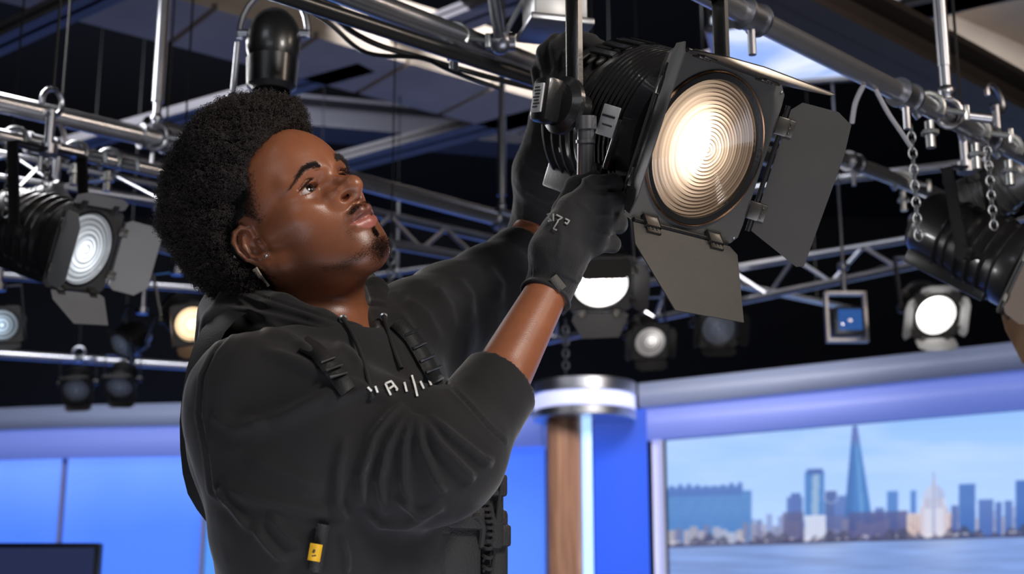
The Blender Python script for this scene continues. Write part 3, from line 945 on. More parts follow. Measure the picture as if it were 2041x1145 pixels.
# cheeks and lower face a little deeper in tone
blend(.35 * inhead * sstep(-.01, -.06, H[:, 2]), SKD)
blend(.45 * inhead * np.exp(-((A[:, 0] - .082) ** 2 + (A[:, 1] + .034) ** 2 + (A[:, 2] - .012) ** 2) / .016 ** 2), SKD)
# lips
loc = (-.0548 - .05 * np.clip(-A[:, 1], 0, .03))
lipw = sstep(.030, .024, -A[:, 1]) * (HMo[:, 0] > .078)
lo_e = -.0715 + .017 * (np.clip(-A[:, 1], 0, .03) / .027) ** 2
up_e = -.0420 - .013 * (np.clip(-A[:, 1], 0, .03) / .027) ** 2 - .0012 * np.exp(-(A[:, 1] / .003) ** 2)
blend(.85 * lipw * sstep(up_e + .001, up_e - .001, HMo[:, 2]) * sstep(-.0562, -.0545, HMo[:, 2]), LIPU)
blend(.92 * lipw * sstep(-.0545, -.0562, HMo[:, 2]) * sstep(lo_e - .001, lo_e + .0015, HMo[:, 2]), LIPL)
# scalp under the hair, faded temple
def hairline(Hh):
    """>0 inside the hair region (head coordinates)"""
    a = -np.abs(Hh[:, 1])
    f, u = Hh[:, 0], Hh[:, 2]
    # front edge: forward limit as a function of height
    lim = np.interp(u, [-.08, -.045, -.02, .0, .02, .04, .055, .075, .090, .105, .13],
                    [-.045, -.030, -.022, -.014, .010, .020, .029, .034, .042, .060, .09])
    e = lim - f
    ear = np.hypot((f + .010) / .021, (u - .004) / .034) - 1
    return np.minimum(e, ear * .02)
hl = hairline(H)
blend(inhead * np.where(H[:, 2] > .05, sstep(-.006, .010, hl + .004 * nf), .80 * sstep(-.004, .030, hl + .006 * nf)), HAIRC)
fade = inhead * sstep(-.016, .004, hl + .006 * nz) * (H[:, 2] < .05)
blend(.45 * fade, HAIRC)
# beard shadow
def beard(Hh):
    a = np.abs(Hh[:, 1]); f, u = Hh[:, 0] + .0035, Hh[:, 2] - .0060
    chin = np.exp(-(((f - .083) / .022) ** 2 + (a / .026) ** 2 + ((u + .091) / .018) ** 2) ** 1.3)
    strip = np.exp(-(((a) / .006) ** 2 + ((u + .078) / .010) ** 2) ** 1.2) * .7
    lj = -.090 + (.068 - np.clip(f, -.01, .068)) * .60
    jaw = np.exp(-((u - lj + .004) / .010) ** 2) * sstep(.02, .06, f) * .34
    mou = np.exp(-(((u + .0405 + .35 * np.maximum(a - .010, 0)) / .0048) ** 2)) * sstep(.027, .018, a) * sstep(.004, .010, a + .003) * (f > .08) * .55
    side = np.exp(-(((a - .030) / .005) ** 2 + ((u + .066) / .016) ** 2)) * (f > .06) * .3
    return np.clip(np.maximum.reduce([chin, strip, jaw, mou, side]), 0, 1)
bd = beard(H)
lipmask = lipw * sstep(up_e + .001, up_e - .001, HMo[:, 2]) * sstep(lo_e - .001, lo_e + .0015, HMo[:, 2])
blend(.72 * bd * inhead * (1 - lipmask), HAIRC)

skin = bpy.data.materials.new('skin'); skin.use_nodes = True
nt = skin.node_tree; b = nt.nodes['Principled BSDF']
ca_ = nt.nodes.new('ShaderNodeVertexColor'); ca_.layer_name = 'Col'
nt.links.new(ca_.outputs['Color'], b.inputs['Base Color'])
b.inputs['Roughness'].default_value = .37
b.inputs['Specular IOR Level'].default_value = .55
b.inputs['Subsurface Weight'].default_value = .12
b.inputs['Subsurface Radius'].default_value = (1.0, .35, .2)
b.inputs['Subsurface Scale'].default_value = .006
tc = nt.nodes.new('ShaderNodeTexCoord')
n1 = nt.nodes.new('ShaderNodeTexNoise'); n1.inputs['Scale'].default_value = 900; n1.inputs['Detail'].default_value = 2
n2 = nt.nodes.new('ShaderNodeTexVoronoi'); n2.inputs['Scale'].default_value = 700
nt.links.new(tc.outputs['Object'], n1.inputs['Vector']); nt.links.new(tc.outputs['Object'], n2.inputs['Vector'])
ad = nt.nodes.new('ShaderNodeMath'); ad.operation = 'ADD'
nt.links.new(n1.outputs['Fac'], ad.inputs[0]); nt.links.new(n2.outputs['Distance'], ad.inputs[1])
bp = nt.nodes.new('ShaderNodeBump'); bp.inputs['Strength'].default_value = .13; bp.inputs['Distance'].default_value = .0008
nt.links.new(ad.outputs[0], bp.inputs['Height']); nt.links.new(bp.outputs['Normal'], b.inputs['Normal'])
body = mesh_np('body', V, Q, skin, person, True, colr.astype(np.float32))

# ---- eyes
eye_m = bpy.data.materials.new('eye'); eye_m.use_nodes = True
nt = eye_m.node_tree; b = nt.nodes['Principled BSDF']; b.inputs['Roughness'].default_value = .12; b.inputs['Specular IOR Level'].default_value = .35
vc = nt.nodes.new('ShaderNodeVertexColor'); vc.layer_name = 'Col'
nt.links.new(vc.outputs['Color'], b.inputs['Base Color'])
gaze = (at(1250, 190, 2.05) - HO); gaze /= np.linalg.norm(gaze)
for sgn in (-1, 1):
    c = h2w((.0675, .0335 * sgn, .017)); r = .0151 * HS
    n = 64; th = np.linspace(0, math.pi, n // 2 + 1); ph = np.linspace(0, 2 * math.pi, n, endpoint=False)
    T, PH = np.meshgrid(th, ph, indexing='ij')
    gz = HM[0] + .03 * HM[1] + .10 * HM[2]
    gz = gz / np.linalg.norm(gz)
    g1 = np.cross(gz, [0, 0, 1]); g1 /= np.linalg.norm(g1); g2 = np.cross(gz, g1)
    rr = r * (1 + .03 * np.exp(-(T / .35) ** 2))
    Pp = c + (np.cos(T)[..., None] * gz + np.sin(T)[..., None] * (np.cos(PH)[..., None] * g1 + np.sin(PH)[..., None] * g2)) * rr[..., None]
    Vv = Pp.reshape(-1, 3); m_ = n
    F_ = [(i * m_ + j, i * m_ + (j + 1) % m_, (i + 1) * m_ + (j + 1) % m_, (i + 1) * m_ + j) for i in range(n // 2) for j in range(m_)]
    tt = T.reshape(-1)
    cc = np.tile(np.array(srgb(205, 196, 190)), (len(Vv), 1))
    iris = sstep(.54, .49, tt)[:, None]; cc = cc * (1 - iris) + np.array(srgb(34, 20, 14)) * iris
    pu = sstep(.24, .20, tt)[:, None]; cc = cc * (1 - pu) + .002 * pu
    mesh_np('eye', Vv, F_, eye_m, person, True, cc.astype(np.float32))

# ---- hair
hair_m = mat('hair', srgb(22, 18, 17), .6, spec=.25)
hairc_m = mat('hair_strands', srgb(38, 31, 28), .5, spec=.4)
HAIR_BLOBS = [((-.044, 0, .092), (.112, .096, .088)), ((-.082, 0, .052), (.090, .092, .090)), ((-.006, 0, .118), (.078, .078, .062)),
              ((.018, 0, .132), (.046, .062, .040)), ((-.068, 0, -.008), (.076, .082, .078)), ((-.030, 0, .02), (.050, .086, .05))]
def hair_sdf(Q):
    d = None
    for c, r in HAIR_BLOBS:
        e = ell(Q, c, r); d = e if d is None else smin(d, e, .03)
    return d
def hair_world(P):
    Qh = w2h(P)
    d = hair_sdf(Qh)
    n = vnoise(Qh, 55, 11, 3)
    d = d - .011 * vnoise(Qh, 42, 11, 2) - .008 * np.abs(vnoise(Qh, 90, 13, 2)) - .002 * n
    sk = head_sdf(Qh)
    hl = hairline(Qh)
    front = -hl * 1.0 + .0                      # cut outside the hair region
    # thickness tapers towards the hairline at the sides (fade)
    th = .002 + .055 * sstep(-.002, .020, hl)
    th = np.where(Qh[:, 2] < .050, .0012 + .07 * sstep(.006, .034, hl) ** 1.3, .002 + .09 * sstep(-.012, .004, hl))
    d = np.maximum(d, sk - th)
    over = np.where(Qh[:, 2] > .10, .006, .0)
    return np.maximum(d, -(hl + over)) * HS
Vh, Qh_ = surface_nets(lambda P: hair_world(P), HO - [.22, .22, .16], HO + [.20, .22, .26], .0028)
hair = mesh_np('hair', Vh, Qh_, hair_m, person, True)
Nh = vnormals(Vh, Qh_)
Hh = w2h(Vh)
skd = head_sdf(Hh)
ok = np.where(skd > .002)[0]
NC = 30000
sel = rng.choice(ok, NC)
root = Vh[sel] + rng.normal(0, .0012, (NC, 3))
up_ = Nh[sel] + rng.normal(0, .35, (NC, 3)); up_ /= np.linalg.norm(up_, axis=1, keepdims=True)
t1 = np.cross(up_, rng.normal(0, 1, (NC, 3))); t1 /= np.linalg.norm(t1, axis=1, keepdims=True); t2 = np.cross(up_, t1)
K = 13
tt = np.linspace(0, 1, K)
big = sstep(.0, .02, skd[sel])
Lh = rng.uniform(.006, .015, NC) * (.35 + .65 * big)
cr_ = rng.uniform(.0010, .0024, NC); turns = rng.uniform(1.2, 3.0, NC); ph0 = rng.uniform(0, 6.28, NC)
ang = ph0[:, None] + turns[:, None] * 6.28 * tt
pts = root[:, None] - up_[:, None] * .002 + up_[:, None] * (Lh[:, None] * tt)[..., None] + t1[:, None] * (cr_[:, None] * np.cos(ang))[..., None] + t2[:, None] * (cr_[:, None] * np.sin(ang))[..., None]
hair_curves('hair_curls', pts, np.full((NC, K), .00040) * (1 - .5 * tt), hairc_m, hair)

def hairs_on(name, P0, N0, dirs, L, r, m, parent, curl=.3, K=5):
    n = len(P0)
    d = dirs + rng.normal(0, curl, (n, 3)); d /= np.linalg.norm(d, axis=1, keepdims=True)
    tt = np.linspace(0, 1, K)
    bend = N0 + rng.normal(0, .3, (n, 3))
    pts = P0[:, None] + d[:, None] * (L[:, None] * tt)[..., None] + bend[:, None] * (L[:, None] * .25 * (tt * (1 - tt)) * 2)[..., None]
    return hair_curves(name, pts, np.full((n, K), r) * (1 - .6 * tt), m, parent)
N1 = vnormals(V1, Q1)
H1 = w2h(V1); bd1 = beard(H1)
# beard
w_ = np.clip(bd1 - .12, 0, 1) ** 1.3 * (1 - lipmask[:len(V1)]); w_ /= w_.sum()
sel = rng.choice(len(V1), 9000, p=w_)
big = bd1[sel]
dirs = N1[sel] * .55 - HM[2] * .5 + HM[0] * .15
hairs_on('beard', V1[sel] - N1[sel] * .0005, N1[sel], dirs, rng.uniform(.0015, .005, len(sel)) * (.25 + big ** 2 * 1.5), .00016, hair_m, person, .35)
# temple stubble
w_ = np.exp(-((hairline(H1) - .010) / .013) ** 2) * (H1[:, 2] < .075) * (H1[:, 2] > -.05) * (np.abs(H1[:, 1]) > .03) * (np.hypot((H1[:, 0] + .010) / .024, (H1[:, 2] - .004) / .037) > 1); w_ /= w_.sum()
sel = rng.choice(len(V1), 16000, p=w_)
hairs_on('temple_hair', V1[sel], N1[sel], N1[sel] * .7 - HM[0] * .3, rng.uniform(.001, .004, len(sel)), .00018, hair_m, hair, .5)
# eyebrows
for sgn in (-1, 1):
    a = np.abs(H1[:, 1]); yc = np.interp(a, [.014, .022, .034, .046, .056], [.0355, .0390, .0405, .0360, .0285])
    wd_ = np.interp(a, [.010, .016, .030, .048, .058], [.0024, .0028, .0024, .0014, .0005])
    w_ = np.exp(-((H1[:, 2] - yc) / wd_) ** 2) * sstep(.014, .018, a) * sstep(.060, .055, a) * (H1[:, 0] > .045) * (H1[:, 1] * sgn > 0)
    w_ /= w_.sum()
    sel = rng.choice(len(V1), 620, p=w_)
    out = HM[1] * sgn * .9 + HM[2] * .25
    lift = (.3 - .9 * sstep(.02, .05, a[sel]))[:, None] * HM[2]
    hairs_on('eyebrow', V1[sel], N1[sel], out + lift + N1[sel] * .25, rng.uniform(.004, .0075, len(sel)), .00016, hairc_m, person, .2)
# lashes
for sgn in (-1, 1):
    n = 110
    l_ = np.linspace(-.0165, .0165, n)
    tl = l_ * (-.13)
    u_ = tl - .0059 + np.sqrt(np.maximum(.0284 ** 2 - l_ ** 2, 0)) 
    f_ = .0675 + np.sqrt(np.maximum(.0167 ** 2 - l_ ** 2 - (u_ - .017) ** 2, 1e-6))
    P0 = np.array([h2w((f, sgn * (.0335 + l), u)) for f, l, u in zip(f_, l_, u_)])
    dirs = HM[0] * .9 + HM[2] * .55 + HM[1] * sgn * (l_ * 40)[:, None]
    hairs_on('eyelashes', P0, np.tile(HM[2], (n, 1)), dirs, rng.uniform(.005, .0075, n), .00022, hair_m, person, .08)
# ear stud
MB().sph(h2w((-.001, -.0815, -.021)), .0026).build('ear_stud', mat('steel_stud', (.8, .8, .82), .15, 1.0), person, world=True)
# ================================================================== CLOTHES
fab = bpy.data.materials.new('black_fleece'); fab.use_nodes = True
nt = fab.node_tree; b = nt.nodes['Principled BSDF']
b.inputs['Base Color'].default_value = (*srgb(31, 30, 31), 1)
b.inputs['Roughness'].default_value = .85
b.inputs['Specular IOR Level'].default_value = .25
b.inputs['Sheen Weight'].default_value = .25; b.inputs['Sheen Roughness'].default_value = .4
tc = nt.nodes.new('ShaderNodeTexCoord')
n1 = nt.nodes.new('ShaderNodeTexNoise'); n1.inputs['Scale'].default_value = 700; n1.inputs['Detail'].default_value = 2
nt.links.new(tc.outputs['Object'], n1.inputs['Vector'])
bp = nt.nodes.new('ShaderNodeBump'); bp.inputs['Strength'].default_value = .35; bp.inputs['Distance'].default_value = .0008
nt.links.new(n1.outputs['Fac'], bp.inputs['Height']); nt.links.new(bp.outputs['Normal'], b.inputs['Normal'])

C2 = lambda pts: [(340 + x / 1.832, 520 + y / 1.832) for x, y in pts]     # points noted on an enlarged crop

def sleeve_r(P):
    d = chain(P, [at(492, 768, 1.66), at(640, 800, 1.66), at(850, 880, 1.67)], [.058, .060, .052], .02)
    d = smin(d, chain(P, [at(488, 905, 1.66), at(640, 930, 1.65), at(850, 955, 1.66)], [.056, .066, .054], .02), .07)
    d = smin(d, chain(P, [at(850, 902, 1.67), at(898, 905, 1.68), at(1022, 728, 1.785)], [.068, .058, .0495], .03), .035)
    return d

def cuff_cut(P, a, b, off):
    n = (b - a) / np.linalg.norm(b - a)
    return (P - b) @ n - off

R_CUF = at(994, 766, 1.764)
def hoodie_sdf(P):
    ch = (R_SH + L_SH) / 2
    d = ell(P, ch + CHN * .015 - [0, 0, .17], (.21, .135, .22), TM)
    d = smin(d, ell(P, at(700, 1010, 1.86), (.19, .135, .25), TM), .06)
    d = smin(d, ell(P, at(715, 1180, 1.88), (.195, .14, .20), TM), .06)
    d = smin(d, cap(P, at(490, 795, 1.70), at(600, 752, 1.90), .064, .058), .05)
    d = smin(d, cap(P, at(470, 900, 1.74), at(490, 795, 1.70), .052, .056), .05)
    d = smin(d, cap(P, at(600, 752, 1.90), L_SH, .058, .064), .05)
    sl = sleeve_r(P)
    cutr = cuff_cut(P, at(932, 838, 1.722), R_CUF, .002)
    sl = np.maximum(sl, cutr)
    d = smin(d, sl, .022)
    s2 = chain(P, [L_SH, at(900, 620, 2.06), at(975, 575, 2.13), at(1042, 508, 2.23)], [.072, .066, .060, .050], .03)
    s2 = np.maximum(s2, cuff_cut(P, at(975, 575, 2.13), at(1042, 508, 2.23), -.005))
    d = smin(d, s2, .03)
    d = smin(d, cap(P, at(740, 715, 1.87), at(835, 672, 1.97), .060, .062), .04)
    # open neck
    d = smax(d, -cap(P, at(640, 540, 1.86), at(690, 628, 1.79), .060, .040), .012)
    d = smax(d, -cap(P, NECK0, at(625, 640, 1.885), .068, .070), .01)
    d = np.maximum(d, .78 - P[:, 2])
    # hollow inside the cuffs
    d = np.maximum(d, -np.maximum(cap(P, at(898, 905, 1.68), at(1022, 728, 1.785), .0430, .0430), -(cutr + .022)))
    return d

def sculpt(V, N, strokes, seams=(), facing=True):
    """push the surface out along strokes (pixel polyline, width px, height m)"""
    x, y, dd = project(V)
    front = ((V - CAM) * N).sum(1) < 0
    h = np.zeros(len(V), np.float32)
    for pts, w, a in strokes:
        q, fr = poly_dist(x, y, pts)
        env = np.clip(np.minimum(fr, 1 - fr) * 5, 0, 1) ** .7
        h += a * np.exp(-(q / w) ** 2) * env
    for pts, w, a in seams:
        q, fr = poly_dist(x, y, pts)
        h -= a * np.exp(-(q / w) ** 2)
        h += a * .7 * np.exp(-((q - 3.0 * w) / (1.6 * w)) ** 2)
    return V + N * (h * front)[:, None]

Vc, Qc = surface_nets(hoodie_sdf, [-.62, 1.35, .72], [.22, 2.62, 2.05], .0038, slack=1.8)
Vc = smooth_mesh(Vc, Qc, 2, .5)
Nc = vnormals(Vc, Qc); 
nz = vnoise(Vc, 14, 4, 3) * .0035
Vc = Vc + Nc * nz[:, None]
FOLDS = [
    ([(850, 520), (740, 640), (690, 780), (700, 900)], 11, .0085),
    ([(872, 540), (790, 680), (762, 800), (790, 930)], 9, .0075),
    ([(885, 555), (850, 680), (850, 800), (880, 900)], 8, .0070),
    ([(895, 560), (915, 680), (960, 780), (1000, 850)], 9, .0075),
    ([(910, 570), (985, 680), (1065, 760), (1110, 800)], 9, .0070),
    ([(930, 560), (1040, 650), (1130, 720), (1180, 740)], 8, .0055),
    ([(640, 640), (610, 760), (605, 880), (640, 950)], 11, .0055),
    ([(700, 900), (760, 960), (860, 960), (960, 920)], 9, .0050),
    ([(820, 860), (900, 920), (1000, 900)], 8, .0050),
    ([(200, 640), (420, 570), (560, 500), (640, 470)], 16, .0060),
    ([(330, 330), (470, 380), (600, 440), (760, 480)], 13, .0055),
    ([(820, 500), (700, 485), (560, 530)], 9, .0050),
    ([(150, 560), (240, 600), (360, 590)], 14, .0040),
    ([(180, 820), (330, 870), (480, 900), (600, 930)], 16, .0045),
    ([(270, 700), (420, 780), (560, 830)], 20, .0035),
    ([(330, 255), (430, 280), (520, 340)], 8, .0045),
    ([(800, 160), (850, 220), (880, 300), (920, 380)], 12, .0034),
    ([(850, 140), (930, 200), (980, 300)], 13, .0034),
    ([(960, 90), (1010, 170), (1030, 260)], 12, .0036),
    ([(1040, 60), (1090, 130), (1090, 220)], 11, .0032),
    ([(1150, 20), (1200, 90), (1190, 160)], 11, .0030),
    ([(600, 300), (660, 340), (700, 400)], 7, .0035),
    ([(170, 830), (230, 900), (300, 990)], 8, .0050),
    ([(300, 960), (360, 1040), (420, 1100)], 9, .0060),
    ([(360, 920), (420, 990), (480, 1040)], 9, .0050),
    ([(620, 1000), (640, 1080), (640, 1145)], 8, .0040),
]
SEAMS = [
    ([(230, 250), (160, 330), (120, 420), (108, 560), (135, 700), (150, 840), (200, 880)], 2.2, .0022),
    ([(1000, 440), (1080, 520), (1160, 610), (1215, 660)], 2.0, .0022),
]
Vc = sculpt(Vc, Nc, [(C2(p), w, a * 1.6) for p, w, a in FOLDS], [(C2(p), w, a) for p, w, a in SEAMS])
hoodie = mesh_np('hooded_sweatshirt', Vc, Qc, fab, person, True)

# cuff rib (a ring band) -----------------------------------------------------------
def ring_sdf(P, c, n, r, half, th):
    Q_ = P - c.astype(np.float32)
    z = Q_ @ n.astype(np.float32)
    rad = np.sqrt(np.maximum((Q_ * Q_).sum(1) - z * z, 1e-12))
    return np.hypot(np.maximum(np.abs(rad - r) - th, 0), np.maximum(np.abs(z) - half, 0)) - .003

# hood -----------------------------------------------------------------------------
def hood_sdf(P):
    near = chain(P, [at(455, 575, 1.94), at(478, 598, 1.84), at(560, 622, 1.770), at(640, 648, 1.745), at(702, 672, 1.76), at(740, 676, 1.81)], [.022, .026, .022, .018, .016, .013], .01)
    drape = chain(P, [at(440, 620, 1.93), at(455, 655, 1.82), at(555, 668, 1.755), at(640, 684, 1.735), at(712, 700, 1.755), at(745, 690, 1.81)], [.030, .031, .026, .019, .015, .012], .01)
    drape = smin(drape, cap(P, at(425, 690, 1.86), at(455, 655, 1.82), .022, .028), .02)
    far = chain(P, [at(742, 672, 1.83), at(752, 630, 1.88), at(745, 580, 1.95), at(712, 560, 2.02)], [.014, .018, .018, .016], .01)
    far2 = chain(P, [at(745, 690, 1.83), at(766, 640, 1.90), at(758, 590, 1.97)], [.012, .015, .014], .01)
    back = chain(P, [at(712, 575, 2.02), at(600, 585, 2.07), at(500, 590, 2.04), at(455, 585, 1.96)], [.03, .035, .035, .028], .01)
    bag = chain(P, [at(440, 690, 1.95), at(500, 700, 2.02), at(600, 690, 2.04)], [.035, .05, .04], .02)
    d = smin(near, drape, .014)
    d = smin(d, smin(far, far2, .010), .008)
    d = smin(d, back, .02)
    d = smin(d, bag, .04)
    return smax(d, -cap(P, NECK0, at(625, 640, 1.885), .064, .066), .006)
Vd, Qd = surface_nets(hood_sdf, HO - [.2, .25, .36], HO + [.22, .34, .06], .0028, slack=1.6)
Vd = smooth_mesh(Vd, Qd, 2, .5); Nd = vnormals(Vd, Qd)
HF = [([(185, 90), (320, 150), (500, 205), (650, 262)], 6, .004), ([(190, 170), (300, 190), (450, 225), (620, 265)], 6, .0045),
      ([(220, 120), (330, 200), (400, 250)], 7, .003), ([(700, 60), (730, 130), (745, 210)], 5, .003)]
HSM = [([(210, 75), (330, 130), (480, 180), (620, 225), (700, 265)], 1.8, .0016)]
Vd = sculpt(Vd, Nd, [(C2(p), w, a) for p, w, a in HF], [(C2(p), w, a) for p, w, a in HSM])
hood = mesh_np('hood', Vd, Qd, fab, hoodie, True)

# drawstrings with metal eyelets ---------------------------------------------------
cordm = mat('cord_black', srgb(30, 30, 31), .8, bump=(900, .4))
steel = mat('steel_small', (.75, .75, .78), .25, 1.0)
HOODR = [(Vd, 'hood')]
def surf_depth(px, py, Vs, tol=5.0):
    x, y, d = project(Vs)
    m = (np.abs(x - px) < tol) & (np.abs(y - py) < tol)
    return float(d[m].min()) if m.any() else None
ALLC = np.concatenate([Vc, Vd])
def on_cloth(px, py, lift=.003, default=1.8):
    d = surf_depth(px, py, ALLC)
    return at(px, py, (d if d else default) - lift)
for eye_, line in (((684, 636), [(684, 636), (700, 655), (716, 690), (728, 725), (737, 765), (742, 795)]),
                   ((765, 632), [(765, 632), (772, 655), (782, 690), (790, 715), (800, 735)])):
    P_ = [on_cloth(*q, lift=.0035) for q in line]
    for _ in range(2):
        P_ = [P_[0]] + [(P_[i - 1] + 2 * P_[i] + P_[i + 1]) / 4 for i in range(1, len(P_) - 1)] + [P_[-1]]
    ds = MB().tube(P_, .0028, 8).build('drawstring', cordm, hood, world=True)
    c = P_[0]; q = Vector((CAM - c).tolist()).to_track_quat('Z', 'Y').to_matrix().to_4x4()
    MB().lathe([(.0030, 0), (.0052, .0006), (.0052, .0016), (.0032, .0022), (.0026, .001)], 20, Matrix.Translation(Vector(c.tolist())) @ q).build('eyelet', steel, hood, world=True)

# printed letters across the chest (partly hidden by the sleeve): chunky strokes
ink = mat('white_print', srgb(225, 225, 225), .7)
def stroke_strip(name, pts, w, m, parent, lift=.0016, pxw=True, base=None):
    """flat ribbon following the cloth"""
    P_ = []
    pts2 = []
    for i in range(len(pts) - 1):
        for t in np.linspace(0, 1, 6, endpoint=False):
            pts2.append(tuple(np.array(pts[i]) * (1 - t) + np.array(pts[i + 1]) * t))
    pts2.append(pts[-1])
    V_, F_ = [], []
    for i, p in enumerate(pts2):
        a = np.array(pts2[max(i - 1, 0)]); c = np.array(pts2[min(i + 1, len(pts2) - 1)])
        t = (c - a) / (np.linalg.norm(c - a) + 1e-9); n = np.array([-t[1], t[0]]) * w / 2
        for s_ in (-1, 1):
            V_.append(on_cloth(p[0] + n[0] * s_, p[1] + n[1] * s_, lift))
        if i: k = 2 * i; F_.append((k - 2, k - 1, k + 1, k))
    return V_, F_
LET = [[(733, 772), (741, 780)], [(748, 770), (753, 783)], [(768, 765), (779, 788)], [(768, 765), (780, 760), (786, 768), (776, 775)], [(786, 768), (792, 776), (790, 779)], [(806, 762), (811, 781)],
       [(821, 748), (827, 768), (832, 790)], [(838, 760), (845, 775)], [(852, 752), (860, 768)], [(856, 760), (880, 748)]]
Vl, Fl = [], []
for L_ in LET:
    v, f = stroke_strip('x', L_, 4.0, None, None)
    o_ = len(Vl); Vl += v; Fl += [tuple(i + o_ for i in q) for q in f]
mesh_np('chest_print', Vl, Fl, ink, hoodie, True)

# gloves ----------------------------------------------------------------------------
glm = bpy.data.materials.new('knit_glove'); glm.use_nodes = True
nt = glm.node_tree; b = nt.nodes['Principled BSDF']
b.inputs['Base Color'].default_value = (*srgb(30, 29, 30), 1); b.inputs['Roughness'].default_value = .8
b.inputs['Specular IOR Level'].default_value = .3
b.inputs['Sheen Weight'].default_value = .2
tc = nt.nodes.new('ShaderNodeTexCoord'); v1 = nt.nodes.new('ShaderNodeTexVoronoi'); v1.inputs['Scale'].default_value = 620
nt.links.new(tc.outputs['Object'], v1.inputs['Vector'])
bp = nt.nodes.new('ShaderNodeBump'); bp.inputs['Strength'].default_value = .5; bp.inputs['Distance'].default_value = .0008
nt.links.new(v1.outputs['Distance'], bp.inputs['Height']); nt.links.new(bp.outputs['Normal'], b.inputs['Normal'])

def glove(H, elb, hole, lo, hi, gap, strokes, seams, cuffr, cut_off):
    w = H['palm'][0]; n = (w - elb) / np.linalg.norm(w - elb); n2_ = H['palm'][1] - w; n = n + n2_ / np.linalg.norm(n2_) * gap; n /= np.linalg.norm(n)
    def f(P):
        d = hand_sdf(P, H, .0025)
        z = (P - w.astype(np.float32)) @ n.astype(np.float32)
        Q_ = P - w.astype(np.float32); rad = np.sqrt(np.maximum((Q_ * Q_).sum(1) - z * z, 1e-12))
        g1_ = np.cross(n, [0, 0, 1.0]); g1_ /= np.linalg.norm(g1_); g2_ = np.cross(n, g1_)
        rib = .0008 * np.cos(np.arctan2(Q_ @ g1_.astype(np.float32), Q_ @ g2_.astype(np.float32)) * 38)
        cuff = np.maximum(rad - (cuffr + .002 * np.clip(-z / .05, 0, 1)) - rib, np.abs(z + cut_off * .5) - cut_off * .5 - .01)
        d = smin(d, cuff, .010)
        d = np.maximum(d, -(z + cut_off))
        inner = np.maximum(rad - cuffr + .005, z + cut_off - .012)
        rim = np.hypot(rad - cuffr - .0005, z + cut_off) - .0032
        return smin(np.maximum(d, -inner), rim, .002)
    Vg, Qg = surface_nets(f, lo, hi, .0018)
    Vg = smooth_mesh(Vg, Qg, 1, .4); Ng = vnormals(Vg, Qg)
    Vg = Vg + Ng * (vnoise(Vg, 60, 8, 2) * .0012)[:, None]
    Vg = sculpt(Vg, Ng, strokes, seams)
    o = mesh_np('glove', Vg, Qg, glm, person, True)
    return o, Vg
GF = [([(1150, 352), (1190, 372), (1228, 368)], 5, .0025), ([(1160, 385), (1200, 392), (1232, 388)], 4, .0020), ([(1150, 400), (1185, 430), (1225, 428)], 5, .0022),
      ([(1160, 455), (1200, 468), (1228, 466)], 4, .0022), ([(1110, 540), (1150, 560), (1180, 550)], 6, .0020), ([(1100, 420), (1120, 470), (1110, 520)], 7, .0018)]
lo_ = at(1150, 470, 1.86)
gl_r, Vgr = glove(RH, R_EL, None, lo_ - [.12, .16, .13], lo_ + [.12, .16, .13], 0.15, GF, [], .0315, .022)
c_ = at(1100, 280, 2.27)
gl_l, Vgl = glove(LH, L_EL, None, c_ - [.14, .18, .2], c_ + [.14, .18, .19], 1.0,
                  [([(1050, 330), (1090, 350), (1130, 340)], 6, .003), ([(1050, 380), (1090, 400), (1140, 385)], 6, .003), ([(1075, 260), (1110, 270), (1140, 262)], 5, .002)], [], .040, .030)
# faded print on the back of the near glove
ALLC = Vgr
gp = []
GL = [[(1090, 428), (1096, 426), (1092, 434), (1099, 440), (1092, 441)], [(1103, 426), (1103, 441)], [(1109, 428), (1121, 434), (1111, 440)], [(1113, 440), (1103, 456), (1110, 459)], [(1127, 436), (1135, 440), (1130, 447), (1126, 443)]]
Vl, Fl = [], []
for L_ in GL:
    v, f = stroke_strip('x', L_, 3.0, None, None, .0012)
    o_ = len(Vl); Vl += v; Fl += [tuple(i + o_ for i in q) for q in f]
mesh_np('glove_print', Vl, Fl, mat('grey_print', srgb(150, 150, 150), .8), gl_r, True)

# webbing harness straps over the chest and the flap on the back --------------------
ALLC = np.concatenate([Vc, Vd])
web = mat('webbing', srgb(26, 26, 27), .6, bump=(500, .5))
harness = MB()
def ribbon(pts, w, th, m, name, parent, lift=.004, n=8):
    P2 = []
    for i in range(len(pts) - 1):
        for t in np.linspace(0, 1, n, endpoint=False): P2.append(np.array(pts[i]) * (1 - t) + np.array(pts[i + 1]) * t)
    P2.append(np.array(pts[-1], float))
    V_, F_ = [], []
    for i, p in enumerate(P2):
        a_ = P2[max(i - 1, 0)]; c_2 = P2[min(i + 1, len(P2) - 1)]
        t = (c_2 - a_) / (np.linalg.norm(c_2 - a_) + 1e-9); nn = np.array([-t[1], t[0]]) * w / 2
        q0 = on_cloth(p[0] - nn[0], p[1] - nn[1], lift); q1 = on_cloth(p[0] + nn[0], p[1] + nn[1], lift)
        tc_ = (CAM - q0) / np.linalg.norm(CAM - q0) * th
        V_ += [q0 - tc_, q0, q1, q1 - tc_]
    V_ = np.array(V_)
    W = V_.copy()
    for _ in range(3):
        W[4:-4] = (W[:-8] + 2 * W[4:-4] + W[8:]) / 4
    for i in range(len(P2) - 1):
        k = 4 * i
        for j in range(4): F_.append((k + j, k + (j + 1) % 4, k + 4 + (j + 1) % 4, k + 4 + j))
    return mesh_np(name, W, F_, m, parent, True, smooth=False)
s1 = ribbon([(604, 684), (632, 700), (660, 735), (694, 780)], 34, .005, web, 'harness_strap', hoodie)
s2 = ribbon([(790, 640), (822, 672), (850, 720), (872, 762)], 30, .005, web, 'harness_strap', hoodie)
